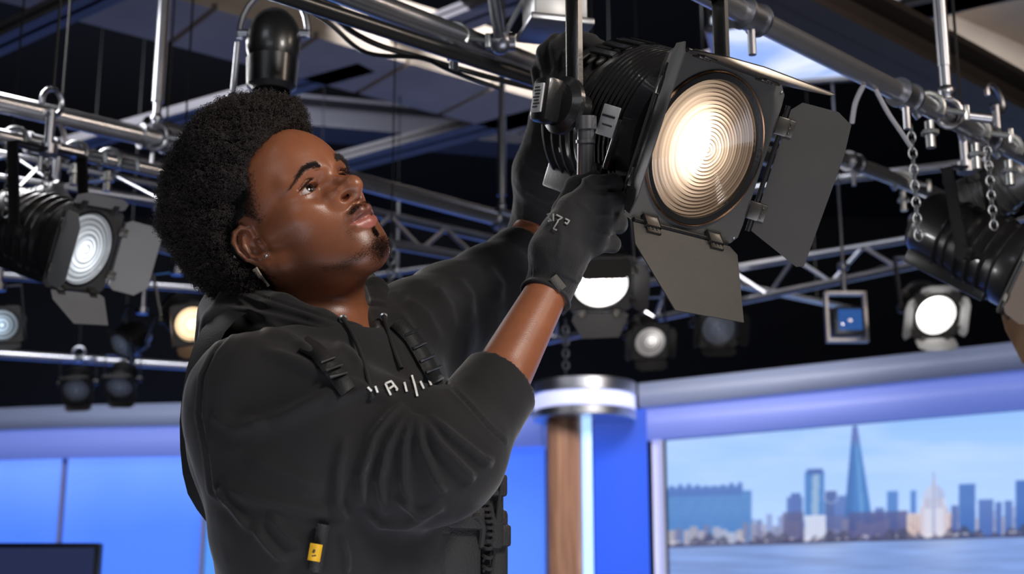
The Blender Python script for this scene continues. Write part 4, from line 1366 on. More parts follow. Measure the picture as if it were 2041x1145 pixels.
for k, (a_, b_) in enumerate([((640, 722), (668, 712)), ((650, 738), (684, 726)), ((658, 752), (694, 742))]):
    ribbon([a_, b_], 6, .004, mat('webbing_loop', srgb(38, 38, 40), .5), 'webbing_loop', s1, .010, 3)
for k, (a_, b_) in enumerate([((808, 668), (836, 656)), ((824, 694), (850, 682)), ((838, 720), (866, 708)), ((850, 742), (880, 730))]):
    ribbon([a_, b_], 6, .004, mat('webbing_loop', srgb(38, 38, 40), .5), 'webbing_loop', s2, .010, 3)
# pale patches behind the ear / on the neck

ALLC = V1
pale = mat('pale_patch', srgb(205, 198, 188), .8, noise=(400, .35))
ribbon([(456, 506), (468, 520), (486, 540)], 12, .003, pale, 'neck_patch', person, .004, 5)
ribbon([(506, 536), (516, 553), (532, 574)], 15, .002, mat('pale_patch_lower', srgb(196, 178, 160), .8), 'neck_patch', person, .003, 5)

# flap of the harness down the back (thick curved sheet)
def sheet(outer, inner, d0, d1, th, m, name, parent):
    n = len(outer); V_, F_ = [], []
    for i in range(n):
        for (p, dd) in ((outer[i], d0), (inner[i], d1)):
            V_ += [at(p[0], p[1], dd), at(p[0], p[1], dd + th)]
    for i in range(n - 1):
        k = 4 * i
        for q_ in ((0, 2, 3, 1)):
            pass
        F_ += [(k, k + 2, k + 6, k + 4), (k + 1, k + 5, k + 7, k + 3), (k, k + 4, k + 5, k + 1), (k + 2, k + 3, k + 7, k + 6)]
    o = mesh_np(name, V_, F_, m, parent, True)
    o.data.set_sharp_from_angle(angle=math.radians(40))
    return o
OUT = [(446, 618), (424, 632), (402, 657), (385, 692), (372, 735), (363, 785), (358, 840), (359, 895), (364, 945), (374, 985), (392, 1016), (415, 1046), (434, 1078), (446, 1115), (452, 1165)]
INN = [(x + 46, y + 6) for x, y in OUT]
sheet(OUT, INN, 1.79, 1.73, .02, mat('harness_flap', srgb(34, 33, 33), .7, bump=(400, .3)), 'harness_flap', person)

# lower harness: yellow-tagged strap, pouches, cables
ALLC = np.concatenate([Vc, Vd])
st = ribbon([(645, 1046), (638, 1085), (628, 1142)], 26, .006, web, 'harness_strap', hoodie, .008)
ribbon([(631, 1085), (625, 1119)], 25, .004, mat('yellow_tag', srgb(232, 178, 20), .5, noise=(80, .1)), 'yellow_tag', st, .016, 4)
ribbon([(627, 1096), (624, 1103)], 5, .001, ink if False else mat('tag_ink', srgb(60, 50, 20), .6), 'tag_print', st, .0215, 2)
ribbon([(630, 1108), (621, 1109)], 3, .001, mat('tag_ink', srgb(60, 50, 20), .6), 'tag_print', st, .0215, 2)
MB().box(at(636, 1064, 1.69), (.017, .008, .018), None, .002).build('buckle', mat('dark_buckle', srgb(45, 45, 47), .3), st, world=True)
for px, py, sx_, sz_, dd in ((955, 1010, .050, .11, 1.80), (905, 1075, .055, .13, 1.76), (845, 1085, .045, .12, 1.74), (978, 1110, .030, .12, 1.83)):
    MB().box(at(px, py, dd), (sx_, .05, sz_), Matrix.Rotation(.5, 3, 'Z'), .008).box(at(px, py - 40, dd - .005), (sx_ * 1.08, .056, .028), Matrix.Rotation(.5, 3, 'Z'), .004).build('tool_pouch', web, hoodie, world=True)
def curvepts(pts, k=8):
    out = []; n = len(pts); pts = [np.array(p) for p in pts]
    for i in range(n - 1):
        p0, p1, p2, p3 = pts[max(i - 1, 0)], pts[i], pts[i + 1], pts[min(i + 2, n - 1)]
        for t in np.linspace(0, 1, k, endpoint=False):
            out.append(.5 * ((2 * p1) + (-p0 + p2) * t + (2 * p0 - 5 * p1 + 4 * p2 - p3) * t * t + (-p0 + 3 * p1 - 3 * p2 + p3) * t ** 3))
    return out + [pts[-1]]
MB().tube(curvepts([at(1000, 860, 1.76), at(1004, 905, 1.77), at(1000, 960, 1.775), at(992, 1015, 1.78), at(988, 1060, 1.785), at(984, 1110, 1.79), at(978, 1160, 1.79)]), .0026, 8).build('radio_cable', cordm, person, world=True)
cp = curvepts([at(940, 955, 1.745), at(958, 985, 1.75), at(968, 1020, 1.76), at(974, 1055, 1.765), at(970, 1095, 1.77), at(972, 1150, 1.775)])
cv = []
for i in range(len(cp) - 1):
    for t in np.linspace(0, 1, 8, endpoint=False):
        a_ = (i + t) * 2.2
        cv.append(cp[i] * (1 - t) + cp[i + 1] * t + np.array([math.cos(a_) * .0060, 0, 0]) + UP * math.sin(a_) * .0030 + FW * math.sin(a_) * .0060)
MB().tube(cv, .0024, 6).build('coiled_cord', cordm, person, world=True)
MB().tube(curvepts([at(930, 1040, 1.74), at(950, 1030, 1.74), at(962, 1052, 1.745), at(958, 1090, 1.75)]), .004, 8).build('clip_loop', cordm, person, world=True)

# trousers and boots, out of frame but standing on the floor
trm = mat('black_trousers', srgb(30, 30, 33), .85, noise=(30, .2))
PX, PY = float(PELV[0]), float(PELV[1])
def legs(P):
    d = ell(P, np.array([PX, PY, .86]), (.19, .14, .16), TM)
    for s_ in (-1, 1):
        hip = np.array([PX, PY, .82]) + SHV * .09 * s_
        kn = np.array([PX, PY, .47]) + SHV * .12 * s_ + CHN * .03
        an = np.array([PX, PY, .10]) + SHV * .14 * s_
        d = smin(d, chain(P, [hip, kn, an], [.095, .070, .062], .02), .03)
    return d
Vt, Qt = surface_nets(legs, [PX - .4, PY - .4, .02], [PX + .4, PY + .4, 1.06], .009)
mesh_np('trousers', smooth_mesh(Vt, Qt, 2), Qt, trm, person, True)
for s_ in (-1, 1):
    an = np.array([PX, PY, .05]) + SHV * .14 * s_
    def boot(P): return np.maximum(smin(cap(P, an - CHN * .05, an + CHN * .16, .055, .045), cap(P, an - CHN * .02, an + [0, 0, .10], .055, .055), .04), .003 - P[:, 2])
    Vb, Qb = surface_nets(boot, an - [.3, .3, .06], an + [.3, .3, .2], .008)
    mesh_np('boot', smooth_mesh(Vb, Qb, 1), Qb, trm, person, True)

ALLC = Vgr
ribbon([(1102, 552), (1122, 577)], 18, .0006, mat('faded_knit', srgb(84, 81, 76), .9, bump=(500, .5)), 'cuff_patch', gl_r, .0008, 4)
# ================================================================== LAMPS
blk = mat('black_paint', srgb(30, 30, 31), .32, noise=(30, .25), bump=(220, .12), spec=.6, coat=.25)
blkm = mat('matte_black_metal', srgb(56, 54, 53), .50, noise=(14, .18), bump=(300, .1), spec=.5)
cabm_ = mat('drop_cable_black', srgb(16, 16, 17), .6)
dark = mat('dark_recess', srgb(14, 14, 15), .7)
chrome = mat('polished_steel', (.55, .55, .58), .26, .9, noise=(9, .2))
galv = mat('galvanised_steel', (.40, .41, .44), .38, .8, noise=(12, .4))
brass = mat('worn_brass', srgb(150, 120, 90), .35, 1.0, noise=(20, .3))
silver_tag = mat('silver_label', srgb(190, 190, 190), .4, noise=(60, .2))
tagink = mat('label_ink', srgb(40, 40, 42), .6)


def camvec(x, dn, aw):
    v = RT * x - UP * dn + FW * aw
    return v / np.linalg.norm(v)


def frame_from(forward, right_hint):
    ez = np.asarray(forward, float); ez /= np.linalg.norm(ez)
    ex = np.asarray(right_hint, float); ex = ex - ez * (ex @ ez); ex /= np.linalg.norm(ex)
    ey = np.cross(ez, ex)
    return Matrix(((ex[0], ey[0], ez[0]), (ex[1], ey[1], ez[1]), (ex[2], ey[2], ez[2])))


def lens_material(name, col, strength, hot=(0.0, 0.0), spread=.55, edge=.08, R=.1, ringcol=None):
    """glowing fresnel glass: lamp glow painted as emission, strongest round the hot spot"""
    m = bpy.data.materials.new(name); m.use_nodes = True
    nt = m.node_tree; b = nt.nodes['Principled BSDF']
    b.inputs['Base Color'].default_value = (.10, .07, .05, 1) if ringcol is None else (*ringcol, 1)
    b.inputs['Roughness'].default_value = .12; b.inputs['Coat Weight'].default_value = .6
    tc = nt.nodes.new('ShaderNodeTexCoord')
    sub = nt.nodes.new('ShaderNodeVectorMath'); sub.operation = 'SUBTRACT'; sub.inputs[1].default_value = (hot[0] * R, hot[1] * R, 0)
    nt.links.new(tc.outputs['Object'], sub.inputs[0])
    fl = nt.nodes.new('ShaderNodeVectorMath'); fl.operation = 'MULTIPLY'; fl.inputs[1].default_value = (1, 1, 0)
    nt.links.new(sub.outputs[0], fl.inputs[0])
    ln = nt.nodes.new('ShaderNodeVectorMath'); ln.operation = 'LENGTH'
    nt.links.new(fl.outputs[0], ln.inputs[0])
    # exp(-(d/s)^2)
    dv = nt.nodes.new('ShaderNodeMath'); dv.operation = 'DIVIDE'; dv.inputs[1].default_value = spread * R
    nt.links.new(ln.outputs['Value'], dv.inputs[0])
    pw = nt.nodes.new('ShaderNodeMath'); pw.operation = 'POWER'; pw.inputs[1].default_value = 2.0
    nt.links.new(dv.outputs[0], pw.inputs[0])
    ng = nt.nodes.new('ShaderNodeMath'); ng.operation = 'MULTIPLY'; ng.inputs[1].default_value = -1
    nt.links.new(pw.outputs[0], ng.inputs[0])
    ex = nt.nodes.new('ShaderNodeMath'); ex.operation = 'EXPONENT'
    nt.links.new(ng.outputs[0], ex.inputs[0])
    # facet dependence: dark riser colours dim the painted glow, ring by ring
    vc = nt.nodes.new('ShaderNodeVertexColor'); vc.layer_name = 'Col'
    sp = nt.nodes.new('ShaderNodeSeparateColor'); nt.links.new(vc.outputs['Color'], sp.inputs[0])
    m1 = nt.nodes.new('ShaderNodeMath'); m1.operation = 'MULTIPLY_ADD'; m1.inputs[1].default_value = strength; m1.inputs[2].default_value = edge * strength
    nt.links.new(ex.outputs[0], m1.inputs[0])
    m2 = nt.nodes.new('ShaderNodeMath'); m2.operation = 'MULTIPLY'
    nt.links.new(m1.outputs[0], m2.inputs[0]); nt.links.new(sp.outputs[0], m2.inputs[1])
    b.inputs['Emission Color'].default_value = (*col, 1)
    nt.links.new(m2.outputs[0], b.inputs['Emission Strength'])
    return m


def lens_mesh(name, R, rings, M, m, parent, depth=.004, seg=96, dome=.012, wob=0.0):
    """stepped fresnel glass, ring by ring; colour attribute marks lens slope (1) and riser (dark)"""
    prof = [(0.0, dome, 1.0)]
    for i in range(rings):
        r0 = R * (i + .0) / rings; r1 = R * (i + 1.0) / rings
        base = dome * (1 - (r1 / R) ** 2)
        j = .75 + .25 * math.sin(i * 2.4)
        prof.append((r1 * .60 + r0 * .40, base - depth * .5, .95 * j))
        prof.append((r1 * .68 + r0 * .32, base - depth * .9, .05))
        prof.append((r1 * .90 + r0 * .10, base - depth * .8, .04))
        prof.append((r1 * 1.0, base + depth * .35, .70 * j))
    V_, C_ = [], []
    for (r_, z, c_) in prof:
        for k in range(seg):
            a = 2 * math.pi * k / seg
            rr = r_ * (1 + wob * math.sin(a * 3 + r_ * 90))
            V_.append((rr * math.cos(a), rr * math.sin(a), z)); C_.append((c_, c_, c_))
    F_ = [(i * seg + k, i * seg + (k + 1) % seg, (i + 1) * seg + (k + 1) % seg, (i + 1) * seg + k) for i in range(len(prof) - 1) for k in range(seg)]
    F_ = [f[::-1] for f in F_]
    o = mesh_np(name, V_, F_, m, parent, False, np.array(C_, np.float32), smooth=False)
    return o


def square_plate(hole, side, th, corner=.012, seg=64):
    """square plate with a round hole, in the XY plane"""
    mb = MB(); bm = mb.bm
    ri, ro, ri2, ro2 = [], [], [], []
    h = side / 2
    for k in range(seg):
        a = 2 * math.pi * (k + .5) / seg
        c, s_ = math.cos(a), math.sin(a)
        t = h / max(abs(c), abs(s_)); x, y = c * t, s_ * t
        if abs(x) > h - corner and abs(y) > h - corner:
            f = min(1, .985); x, y = x * f, y * f
        ri.append(bm.verts.new((hole * c, hole * s_, th / 2))); ro.append(bm.verts.new((x, y, th / 2)))
        ri2.append(bm.verts.new((hole * c, hole * s_, -th / 2))); ro2.append(bm.verts.new((x, y, -th / 2)))
    for k in range(seg):
        j = (k + 1) % seg
        bm.faces.new((ri[k], ro[k], ro[j], ri[j])); bm.faces.new((ri2[j], ro2[j], ro2[k], ri2[k]))
        bm.faces.new((ro[k], ro2[k], ro2[j], ro[j])); bm.faces.new((ri[j], ri2[j], ri2[k], ri[k]))
    return mb


DOORS = {   # outlines in lens radii: (along the hinge, outward)
    'wide': [(-.88, 0), (-1.02, .12), (-1.04, .62), (-.92, .84), (-.5, .88), (1.16, .84), (1.2, .74), (.9, 0)],
    'taper': [(-.95, 0), (-1.06, .12), (-.68, 1.28), (.66, 1.31), (1.04, .36), (.95, 0)],
    'side': [(-.95, 0), (-1.05, .12), (-1.05, .62), (-.8, .84), (1.02, .92), (1.18, .7), (1.18, .1), (1.05, 0)],
    'plain': [(-.9, 0), (-1.0, .12), (-1.0, .6), (-.7, .86), (.7, .86), (1.0, .6), (1.0, .12), (.9, 0)],
}


def barn_door(root, R, side, phi, shape, length=1.0, hinge_off=1.16, m=None, detail=True):
    """side in degrees round the lens (0 = +x, 90 = +y); phi: fold angle out of the frame plane"""
    a = math.radians(side); ph = math.radians(phi)
    rad = Vector((math.cos(a), math.sin(a), 0)); tan = Vector((math.sin(a), -math.cos(a), 0))
    out = rad * math.cos(ph) + Vector((0, 0, 1)) * math.sin(ph)
    nrm = tan.cross(out)
    h0 = rad * hinge_off * R + Vector((0, 0, .008))
    M = Matrix.Translation(h0) @ Matrix((tan, out, nrm)).transposed().to_4x4()
    poly = [(x * R, (y * length + .05) * R) for x, y in DOORS[shape]]
    o = MB().plate(poly, .0016, M).build('barn_door', m or blkm, root, auto=True)
    if detail:
        hb = MB().cyl(M @ Vector((-.92 * R, 0, 0)), M @ Vector((.92 * R, 0, 0)), .035 * R, seg=10)
        hb.build('hinge_rod', blk, o)
        for x in (-.62, .62):
            hm = MB()
            hm.box(M @ Vector((x * R, .0, .0)), (.26 * R, .17 * R, .11 * R), Matrix((tan, out, nrm)).transposed(), .002)
            hm.box(M @ Vector((x * R, .11 * R, .02 * R)), (.24 * R, .12 * R, .03 * R), Matrix((tan, out, nrm)).transposed(), .001)
            for dx in (-.07, .0, .07):
                hm.sph(M @ Vector(((x + dx) * R, .11 * R, .04 * R)), .014 * R, seg=8)
            hm.build('hinge_bracket', mat('hinge_steel', srgb(95, 92, 88), .35, .8, noise=(40, .2)), o)
    return o


def fixture(label, lens_c, fwd, right, R, lensm, doors, group=None, rings=10, length=2.6, pipe_z=None, drop=True, yoke=True, detail=False,
            name='stage_lamp', cat='spotlight', yoke_len=2.6, body=None, lamp_power=0, fat=1.0, pz_=None, side_r=1.34, lamp_col=(1, 1, 1), door_m=None, hang=None):
    F = frame_from(fwd, right)
    root = empty(name, lens_c, label, cat, group)
    root.rotation_euler = F.to_euler()
    bpy.context.view_layer.update()
    bm_ = body or blk
    L = length * R
    # housing with cooling ribs
    hb = MB()
    prof = [(0, -L), (.62 * R, -L), (.86 * R, -L * .97), (1.0 * R, -L * .90), (1.04 * R, -L * .55), (1.10 * R, -L * .50), (1.12 * R, -L * .18), (1.2 * R, -L * .15), (1.2 * R, -L * .03), (1.08 * R, -.004), (1.04 * R, -.004)]
    prof = [(a_ * (fat if 0 < i_ < 9 else 1), b_) for i_, (a_, b_) in enumerate(prof)]
    hb.lathe(prof, 48)
    hb.box((0, -.95 * R, -L * .55), (1.25 * R, .5 * R, L * .72), None, .004)
    hb.build('housing', bm_, root)
    fb = MB()
    nf = 9 if detail else 4
    for i in range(nf):
        z = -L * (.18 + .30 * i / (nf - 1))
        fb.lathe([(1.08 * R, z - .0025), (1.19 * R, z - .002), (1.19 * R, z + .002), (1.08 * R, z + .0025)], 40)
    for i in range(4 if detail else 2):
        z = -L * (.60 + .08 * i)
        fb.lathe([(1.0 * R, z - .003), (1.09 * R, z - .002), (1.09 * R, z + .002), (1.0 * R, z + .003)], 40)
    for v in fb.bm.verts: v.co.x *= fat; v.co.y *= fat
    fb.build('cooling_fins', bm_, root)
    # front
    square_plate(1.03 * R, 2.34 * R, .05 * R).build('door_frame', mat('frame_plate', srgb(84, 83, 81), .48, .2, noise=(10, .2)), root)
    MB().lathe([((.945 if detail else .985) * R, -.01 * R), ((.96 if detail else 1.0) * R, .05 * R), (1.04 * R, .07 * R), (1.07 * R, .04 * R), (1.07 * R, 0)], 64).build('lens_ring', bm_, root)
    if detail: MB().lathe([(1.045 * R, .055 * R), (1.06 * R, .075 * R), (1.075 * R, .05 * R)], 96).build('rim_wire', mat('bronze_rim', srgb(170, 130, 100), .25, 1.0), root)
    ln = lens_mesh('lens', R * (.95 if detail else .985), rings, None, lensm, root, depth=.045 * R, dome=.10 * R, seg=96 if detail else 48, wob=.004 if detail else 0)
    for d_ in doors:
        barn_door(root, R, *d_, m=door_m, detail=detail or R > .07)
    # yoke: flat bar bent to a U, in world space so that it hangs upright
    ez = np.asarray(fwd, float) / np.linalg.norm(fwd)
    Mw = root.matrix_world
    pz = -L * .42 if pz_ is None else pz_ * R
    side = 1.34 * R
    pl = Mw @ Vector((-side, 0, pz)); pr = Mw @ Vector((side_r * R, 0, pz))
    upw = Vector((0, 0, 1)); ax = (pr - pl).normalized()
    upl = (upw - ax * upw.dot(ax)).normalized()
    inv = Mw.inverted()
    if yoke:
        H_ = yoke_len * R
        dirz = ax.cross(upl)
        Rm = Matrix((ax, upl, dirz)).transposed()
        yk = MB()
        wbar = .34 * R if not detail else .26 * R
        for p in (pl, pr):
            yk.box(p + upl * (H_ / 2 - .1 * R), (.05 * R, H_ + .2 * R, wbar), Rm, .0015)
        c_ = (pl + pr) / 2 + upl * H_
        yk.box(c_, ((pr - pl).length + .05 * R, .06 * R, wbar), Rm, .0015)
        for v in yk.bm.verts: v.co = inv @ v.co
        yo = yk.build('yoke', bm_, root)
        for s_, p in ((-1, pl), (1, pr)):
            MB().cyl(inv @ (p - ax * s_ * (.18 * R if s_ < 0 else .18 * R + (side_r - 1.34) * R)), inv @ (p + ax * s_ * .16 * R), .22 * R, .20 * R, 20).build('tilt_knob', bm_, root)
        # clamp over the pipe above
        top = c_ + Vector((0, 0, 0))
        hz = hang if hang is not None else .12
        cl = MB()
        cl.cyl(inv @ top, inv @ (top + upw * hz), .011, seg=12)
        cc = top + upw * (hz + .02)
        ring = [cc + (ax * math.cos(t) + upw * math.sin(t)) * .034 for t in np.linspace(-2.2, 3.4, 14)]
        cl.tube([inv @ p for p in ring], .007, 8)
        cl.cyl(inv @ (top - upw * .012), inv @ (top + upw * .012), .022, seg=12)
        cl.build('hook_clamp', galv if not detail else blk, root)
        if drop:
            q_ = cc + upw * .03
            MB().cyl(inv @ q_, inv @ Vector((q_.x, q_.y, 5.4)), .0035, seg=6).build('drop_cable', cabm_, root)
    if lamp_power:
        ld = bpy.data.lights.new('lamp_beam', 'AREA'); ld.shape = 'DISK'; ld.size = R * 1.6; ld.energy = lamp_power; ld.color = lamp_col
        ld.spread = math.radians(100)
        lo = bpy.data.objects.new('lamp_beam', ld); COL.objects.link(lo); lo.parent = root
        lo.location = (0, 0, .16 * R); lo.rotation_euler = (math.pi, 0, 0)
    return root, F


# ---- the lamp being rigged
X_ = camvec(.767, .153, .624); N_ = camvec(.572, .28, -.772)
LC = at(1403, 297, 1.95)
Rm_ = .101
main_lens = lens_material('lens_glass_warm', (1.0, .72, .50), 8.0, hot=(-.16, .05), spread=.43, edge=.036, R=Rm_, ringcol=(.09, .055, .035))
lamp, LF = fixture('large black studio lamp with lit ringed lens and open flaps, gripped by the man', LC, N_, X_, Rm_, main_lens,
                   [(0, 40, 'wide', 1.03, 1.24), (180, 55, 'side', 1.2), (-90, 47, 'taper', 1.0), (90, 89, 'plain', 1.35)],
                   rings=18, length=2.6, detail=True, drop=False, yoke_len=2.6, fat=1.03, pz_=-1.26, side_r=1.72, lamp_power=9, lamp_col=(1, .8, .6), hang=.03)
Mi = lamp.matrix_world.inverted()
def L_(p): return Mi @ Vector([float(x) for x in p])
# pivot block with its silver label, on the near side
pb = Vector((-1.46 * Rm_, 0, -1.26 * Rm_))
MB().lathe([(0, 0), (.34 * Rm_, 0), (.40 * Rm_, .05 * Rm_), (.40 * Rm_, .12 * Rm_), (.30 * Rm_, .2 * Rm_), (0, .2 * Rm_)], 32,
           Matrix.Translation(pb) @ Matrix.Rotation(-math.pi / 2, 4, 'Y')).build('pivot_disc', blk, lamp)
kn = MB().box(pb + Vector((-.30 * Rm_, .0, -.10 * Rm_)), (.32 * Rm_, .62 * Rm_, .36 * Rm_), Matrix.Rotation(-.25, 3, 'X'), .008).build('tilt_handle', blk, lamp)
fc = pb + Vector((-.468 * Rm_, .0, -.10 * Rm_))
Rk = Matrix.Rotation(-.25, 3, 'X')
MB().box(fc, (.004, .40 * Rm_, .20 * Rm_), Rk, .001).build('silver_label', silver_tag, kn)
tk = MB()
for i in range(7):
    tk.box(fc + Rk @ Vector((-.0026, (.14 - .045 * i) * Rm_, (.01 * (i % 3) - .01) * Rm_)), (.0008, .016 * Rm_, (.10 + .03 * (i % 2)) * Rm_), Rk)
tk.build('label_lettering', tagink, kn)
# pole below the pivot that he holds
p0 = L_(at(1168, 232, 1.925)); p1 = L_(at(1167, 345, 1.925)); p2 = L_(at(1165, 470, 1.930))
MB().cyl(p0, p2, .0115, seg=20).cyl(p0, L_(at(1168, 258, 1.925)), .0145, seg=20).cyl(L_(at(1167, 280, 1.925)), L_(at(1167, 286, 1.925)), .0135, seg=20).build('pole_operated_tube', chrome, lamp)
# body details: second label, latch boxes
for nm, (px, py, d), sz, mm in (('body_label', (1214, 212, 1.95), (.004, .030, .022), silver_tag),):
    pass
bl = MB().box(Vector((-1.25 * Rm_, -.02 * Rm_, -.62 * Rm_)), (.03 * Rm_, .42 * Rm_, .34 * Rm_), None, .001).build('body_label', silver_tag, lamp)
MB().box(Vector((-1.27 * Rm_, .04 * Rm_, -.62 * Rm_)), (.01 * Rm_, .03 * Rm_, .26 * Rm_)).box(Vector((-1.27 * Rm_, -.08 * Rm_, -.60 * Rm_)), (.01 * Rm_, .02 * Rm_, .20 * Rm_)).build('label_lettering', tagink, bl)
MB().box(Vector((-1.17 * Rm_, -.3 * Rm_, -.42 * Rm_)), (.14 * Rm_, .7 * Rm_, .12 * Rm_), None, .003).box(Vector((-1.12 * Rm_, -.75 * Rm_, -.70 * Rm_)), (.1 * Rm_, .3 * Rm_, .3 * Rm_), None, .003).build('side_latch', blk, lamp)
vt = MB()
for i in range(8):
    a = math.radians(50 + 12 * i)
    vt.box(Vector((1.22 * Rm_ * math.cos(a), 1.22 * Rm_ * math.sin(a), -1.62 * Rm_)), (.03 * Rm_, .12 * Rm_, .5 * Rm_), Matrix.Rotation(a, 3, 'Z'), .001)
vt.build('vent_louvres', blk, lamp)
sc_ = MB()
for x in (-1, 1):
    for y in (-1, 1):
        sc_.sph((x * 1.07 * Rm_, y * 1.07 * Rm_, .03 * Rm_), .022 * Rm_, seg=10)
sc_.build('frame_rivets', galv, lamp)['kind'] = 'stuff'
# ================================================================== PIPES, TRUSSES, HANGERS
def pipe(p0, p1, z, r, label, ext=(0, 0), m=None, cat='pipe', group='rig pipes', name='rig_pipe', cables=0, z1=None, wires=False):
    a = onz(*p0, z); b = onz(*p1, z if z1 is None else z1)
    d = (b - a) / np.linalg.norm(b - a); a = a - d * ext[0]; b = b + d * ext[1]
    root = empty(name, (a + b) / 2, label, cat, group)
    MB().cyl(a, b, r, seg=24).build('tube', m or chrome, root, world=True)
    if wires:
        for t_ in (.15, .85):
            q_ = a + (b - a) * t_
            MB().cyl(q_, [q_[0], q_[1], RH_], .003, seg=6).build('drop_wire', cabm_, root, world=True)
    side = np.cross(d, [0, 0, 1]); side /= np.linalg.norm(side)
    return root, a, b, d


P1, a1, b1, d1 = pipe((-60, 191), (372, 292), 2.6, .0265, 'thick steel pipe at the upper left, ending in the hanger clamp by the hair', (.6, .5))
P2, a2, b2, d2 = pipe((-60, 258), (352, 350), 2.45, .0180, 'thinner steel pipe just below the thick pipe at the left', (.5, .5))
P3, a3, b3, d3 = pipe((640, -32), (1075, 136), 2.42, .0240, 'shiny main steel pipe running down to the gloved upper hand', (.8, .9))
P3b, a3b, b3b, d3b = pipe((600, 4), (1062, 158), 2.355, .0150, 'dark pipe slung right under the shiny main pipe', (.8, .9), blk)
P4, a4, b4, d4 = pipe((1380, -26), (2050, 316), 2.27, .0195, 'steel pipe at the upper right that carries the big lamp', (.55, .6))
P5, a5, b5, d5 = pipe((1640, 302), (1890, 398), 2.62, .0215, 'steel pipe behind the right flap, ending at the right-hand lamp', (.8, .4))
P6, a6, b6, d6 = pipe((700, 358), (1010, 440), 2.8, .0300, 'steel pipe level with the man\'s nose, below the blue-grey beam', (.8, .3))
P9, a9, b9, d9 = pipe((-40, 704), (372, 730), 2.95, .0270, 'blue-lit pipe low on the left above the curved header', (.5, 1.5))

# clamp bands on the pipes
def bands(root, a, d, r, ts, w=.03):
    for t in ts:
        c = a + d * t
        mb = MB()
        mb.cyl(c - d * w, c + d * w, r + .006, seg=20).cyl(c - d * w * 1.3, c - d * w, r + .010, seg=20).cyl(c + d * w, c + d * w * 1.3, r + .010, seg=20)
        mb.cyl(c + np.array([0, 0, 0]), c - np.array([0, 0, r + .05]), .007, seg=8)
        mb.build('pipe_clamp', galv, root, world=True)
def tpix(a, d, px):
    ts = np.linspace(0, 6, 600); x, y, _ = project(a[None] + d[None] * ts[:, None]); return float(ts[np.argmin(np.abs(x - px))])
bands(P2, a2, d2, .018, [tpix(a2, d2, 85)]); bands(P1, a1, d1, .0265, [tpix(a1, d1, 305)])
bands(P4, a4, d4, .0195, [tpix(a4, d4, 1495), tpix(a4, d4, 1805), tpix(a4, d4, 1965)], .02)
bands(P6, a6, d6, .030, [tpix(a6, d6, 1002)]); bands(P5, a5, d5, .0215, [tpix(a5, d5, 1700)], .02)


def truss(p0, p1, z, p2, p3, z2, r, label, ext=(0, 0), n=14, m=None):
    a, b = onz(*p0, z), onz(*p1, z); c, d = onz(*p2, z2), onz(*p3, z2)
    e = (b - a) / np.linalg.norm(b - a); a = a - e * ext[0]; b = b + e * ext[1]
    f = (d - c) / np.linalg.norm(d - c); c = c - f * ext[0]; d = d + f * ext[1]
    root = empty('lattice_truss', (a + b) / 2, label, 'truss', 'lattice trusses')
    MB().cyl(a, b, r, seg=16).build('upper_chord', m or galv, root, world=True)
    MB().cyl(c, d, r, seg=16).build('lower_chord', m or galv, root, world=True)
    for i in range(n):
        t0, t1 = i / n, (i + 1) / n
        if i % 2: p, q_ = a + (b - a) * t0, c + (d - c) * t1
        else: p, q_ = c + (d - c) * t0, a + (b - a) * t1
        MB().cyl(p, q_, r * .5, seg=8).build('diagonal_brace', m or galv, root, world=True)
    return root


truss((1470, 534), (1865, 468), 3.2, (1470, 602), (1865, 520), 3.02, .020, 'lattice truss crossing the dark space right of the lamp flaps', (2.2, .2), 18)
truss((742, 424), (1000, 482), 2.95, (775, 486), (1010, 528), 2.72, .020, 'lattice truss behind the man\'s chin and far sleeve', (1.2, .4), 16)
truss((120, 330), (330, 372), 2.55, (120, 372), (330, 404), 2.45, .010, 'small lattice truss left of the hair under the thin pipe', (1.2, .3), 12)
pipe((1240, 520), (1660, 608), 3.1, .016, 'blue-tinted cross pipe running under the right lattice truss', (.4, .2), wires=True)
pipe((660, 560), (960, 520), 3.3, .014, 'thin far cross pipe behind the man\'s shoulder', (.4, .6), wires=True)
pipe((120, 452), (420, 520), 2.9, .016, 'thin dim pipe behind the large left lamp', (1.4, .2))
pipe((-30, 548), (380, 575), 3.1, .020, 'far blue-lit pipe behind the left lamps', (.4, .6))
pipe((1730, 545), (2060, 430), 3.3, .014, 'thin far pipe behind the right-hand lamp', (.2, .6))
pipe((1540, 372), (1900, 330), 3.4, .022, 'far pipe crossing behind the right pipe', (.4, 1.2))


def hanger(px, py, z, r, label, clampr=.0, top=RH_):
    p = onz(px, py, z)
    root = empty('hanger_tube', p, label, 'hanger', 'ceiling hanger tubes')
    MB().cyl(p + [0, 0, .10], [p[0], p[1], top], r, seg=14).cyl(p + [0, 0, .10], p + [0, 0, .15 if top < 3 else .42], r * 1.35, seg=14).build('tube', galv, root, world=True)
    if top < RH_: MB().cyl([p[0], p[1], top], [p[0], p[1], RH_], .0035, seg=6).build('drop_wire', cabm_, root, world=True)
    mb = MB()
    ring = [p + np.array([clampr * math.cos(t) * .9, 0, clampr * math.sin(t)]) for t in np.linspace(-2.6, 5.7 - 2.6 + .01, 16)]
    mb.tube(ring, .006, 8); mb.cyl(p + [0, 0, clampr], p + [0, 0, .12], .012, seg=10); mb.cyl(p + [.03, 0, -.005], p + [.085, 0, -.012], .010, seg=10); mb.sph(p + [0, 0, clampr + .015], .018, seg=10)
    mb.build('clamp', galv, root, world=True)
    return root
hanger(310, 272, 2.6, .0125, 'vertical hanger tube with a ring clamp, left of the hair', .038)
hanger(1000, 440, 2.8, .0130, 'vertical hanger tube between the face and the gloves', .042)
hanger(1890, 226, 2.27, .0100, 'vertical hanger tube at the upper right above the lamp pipe', .030)
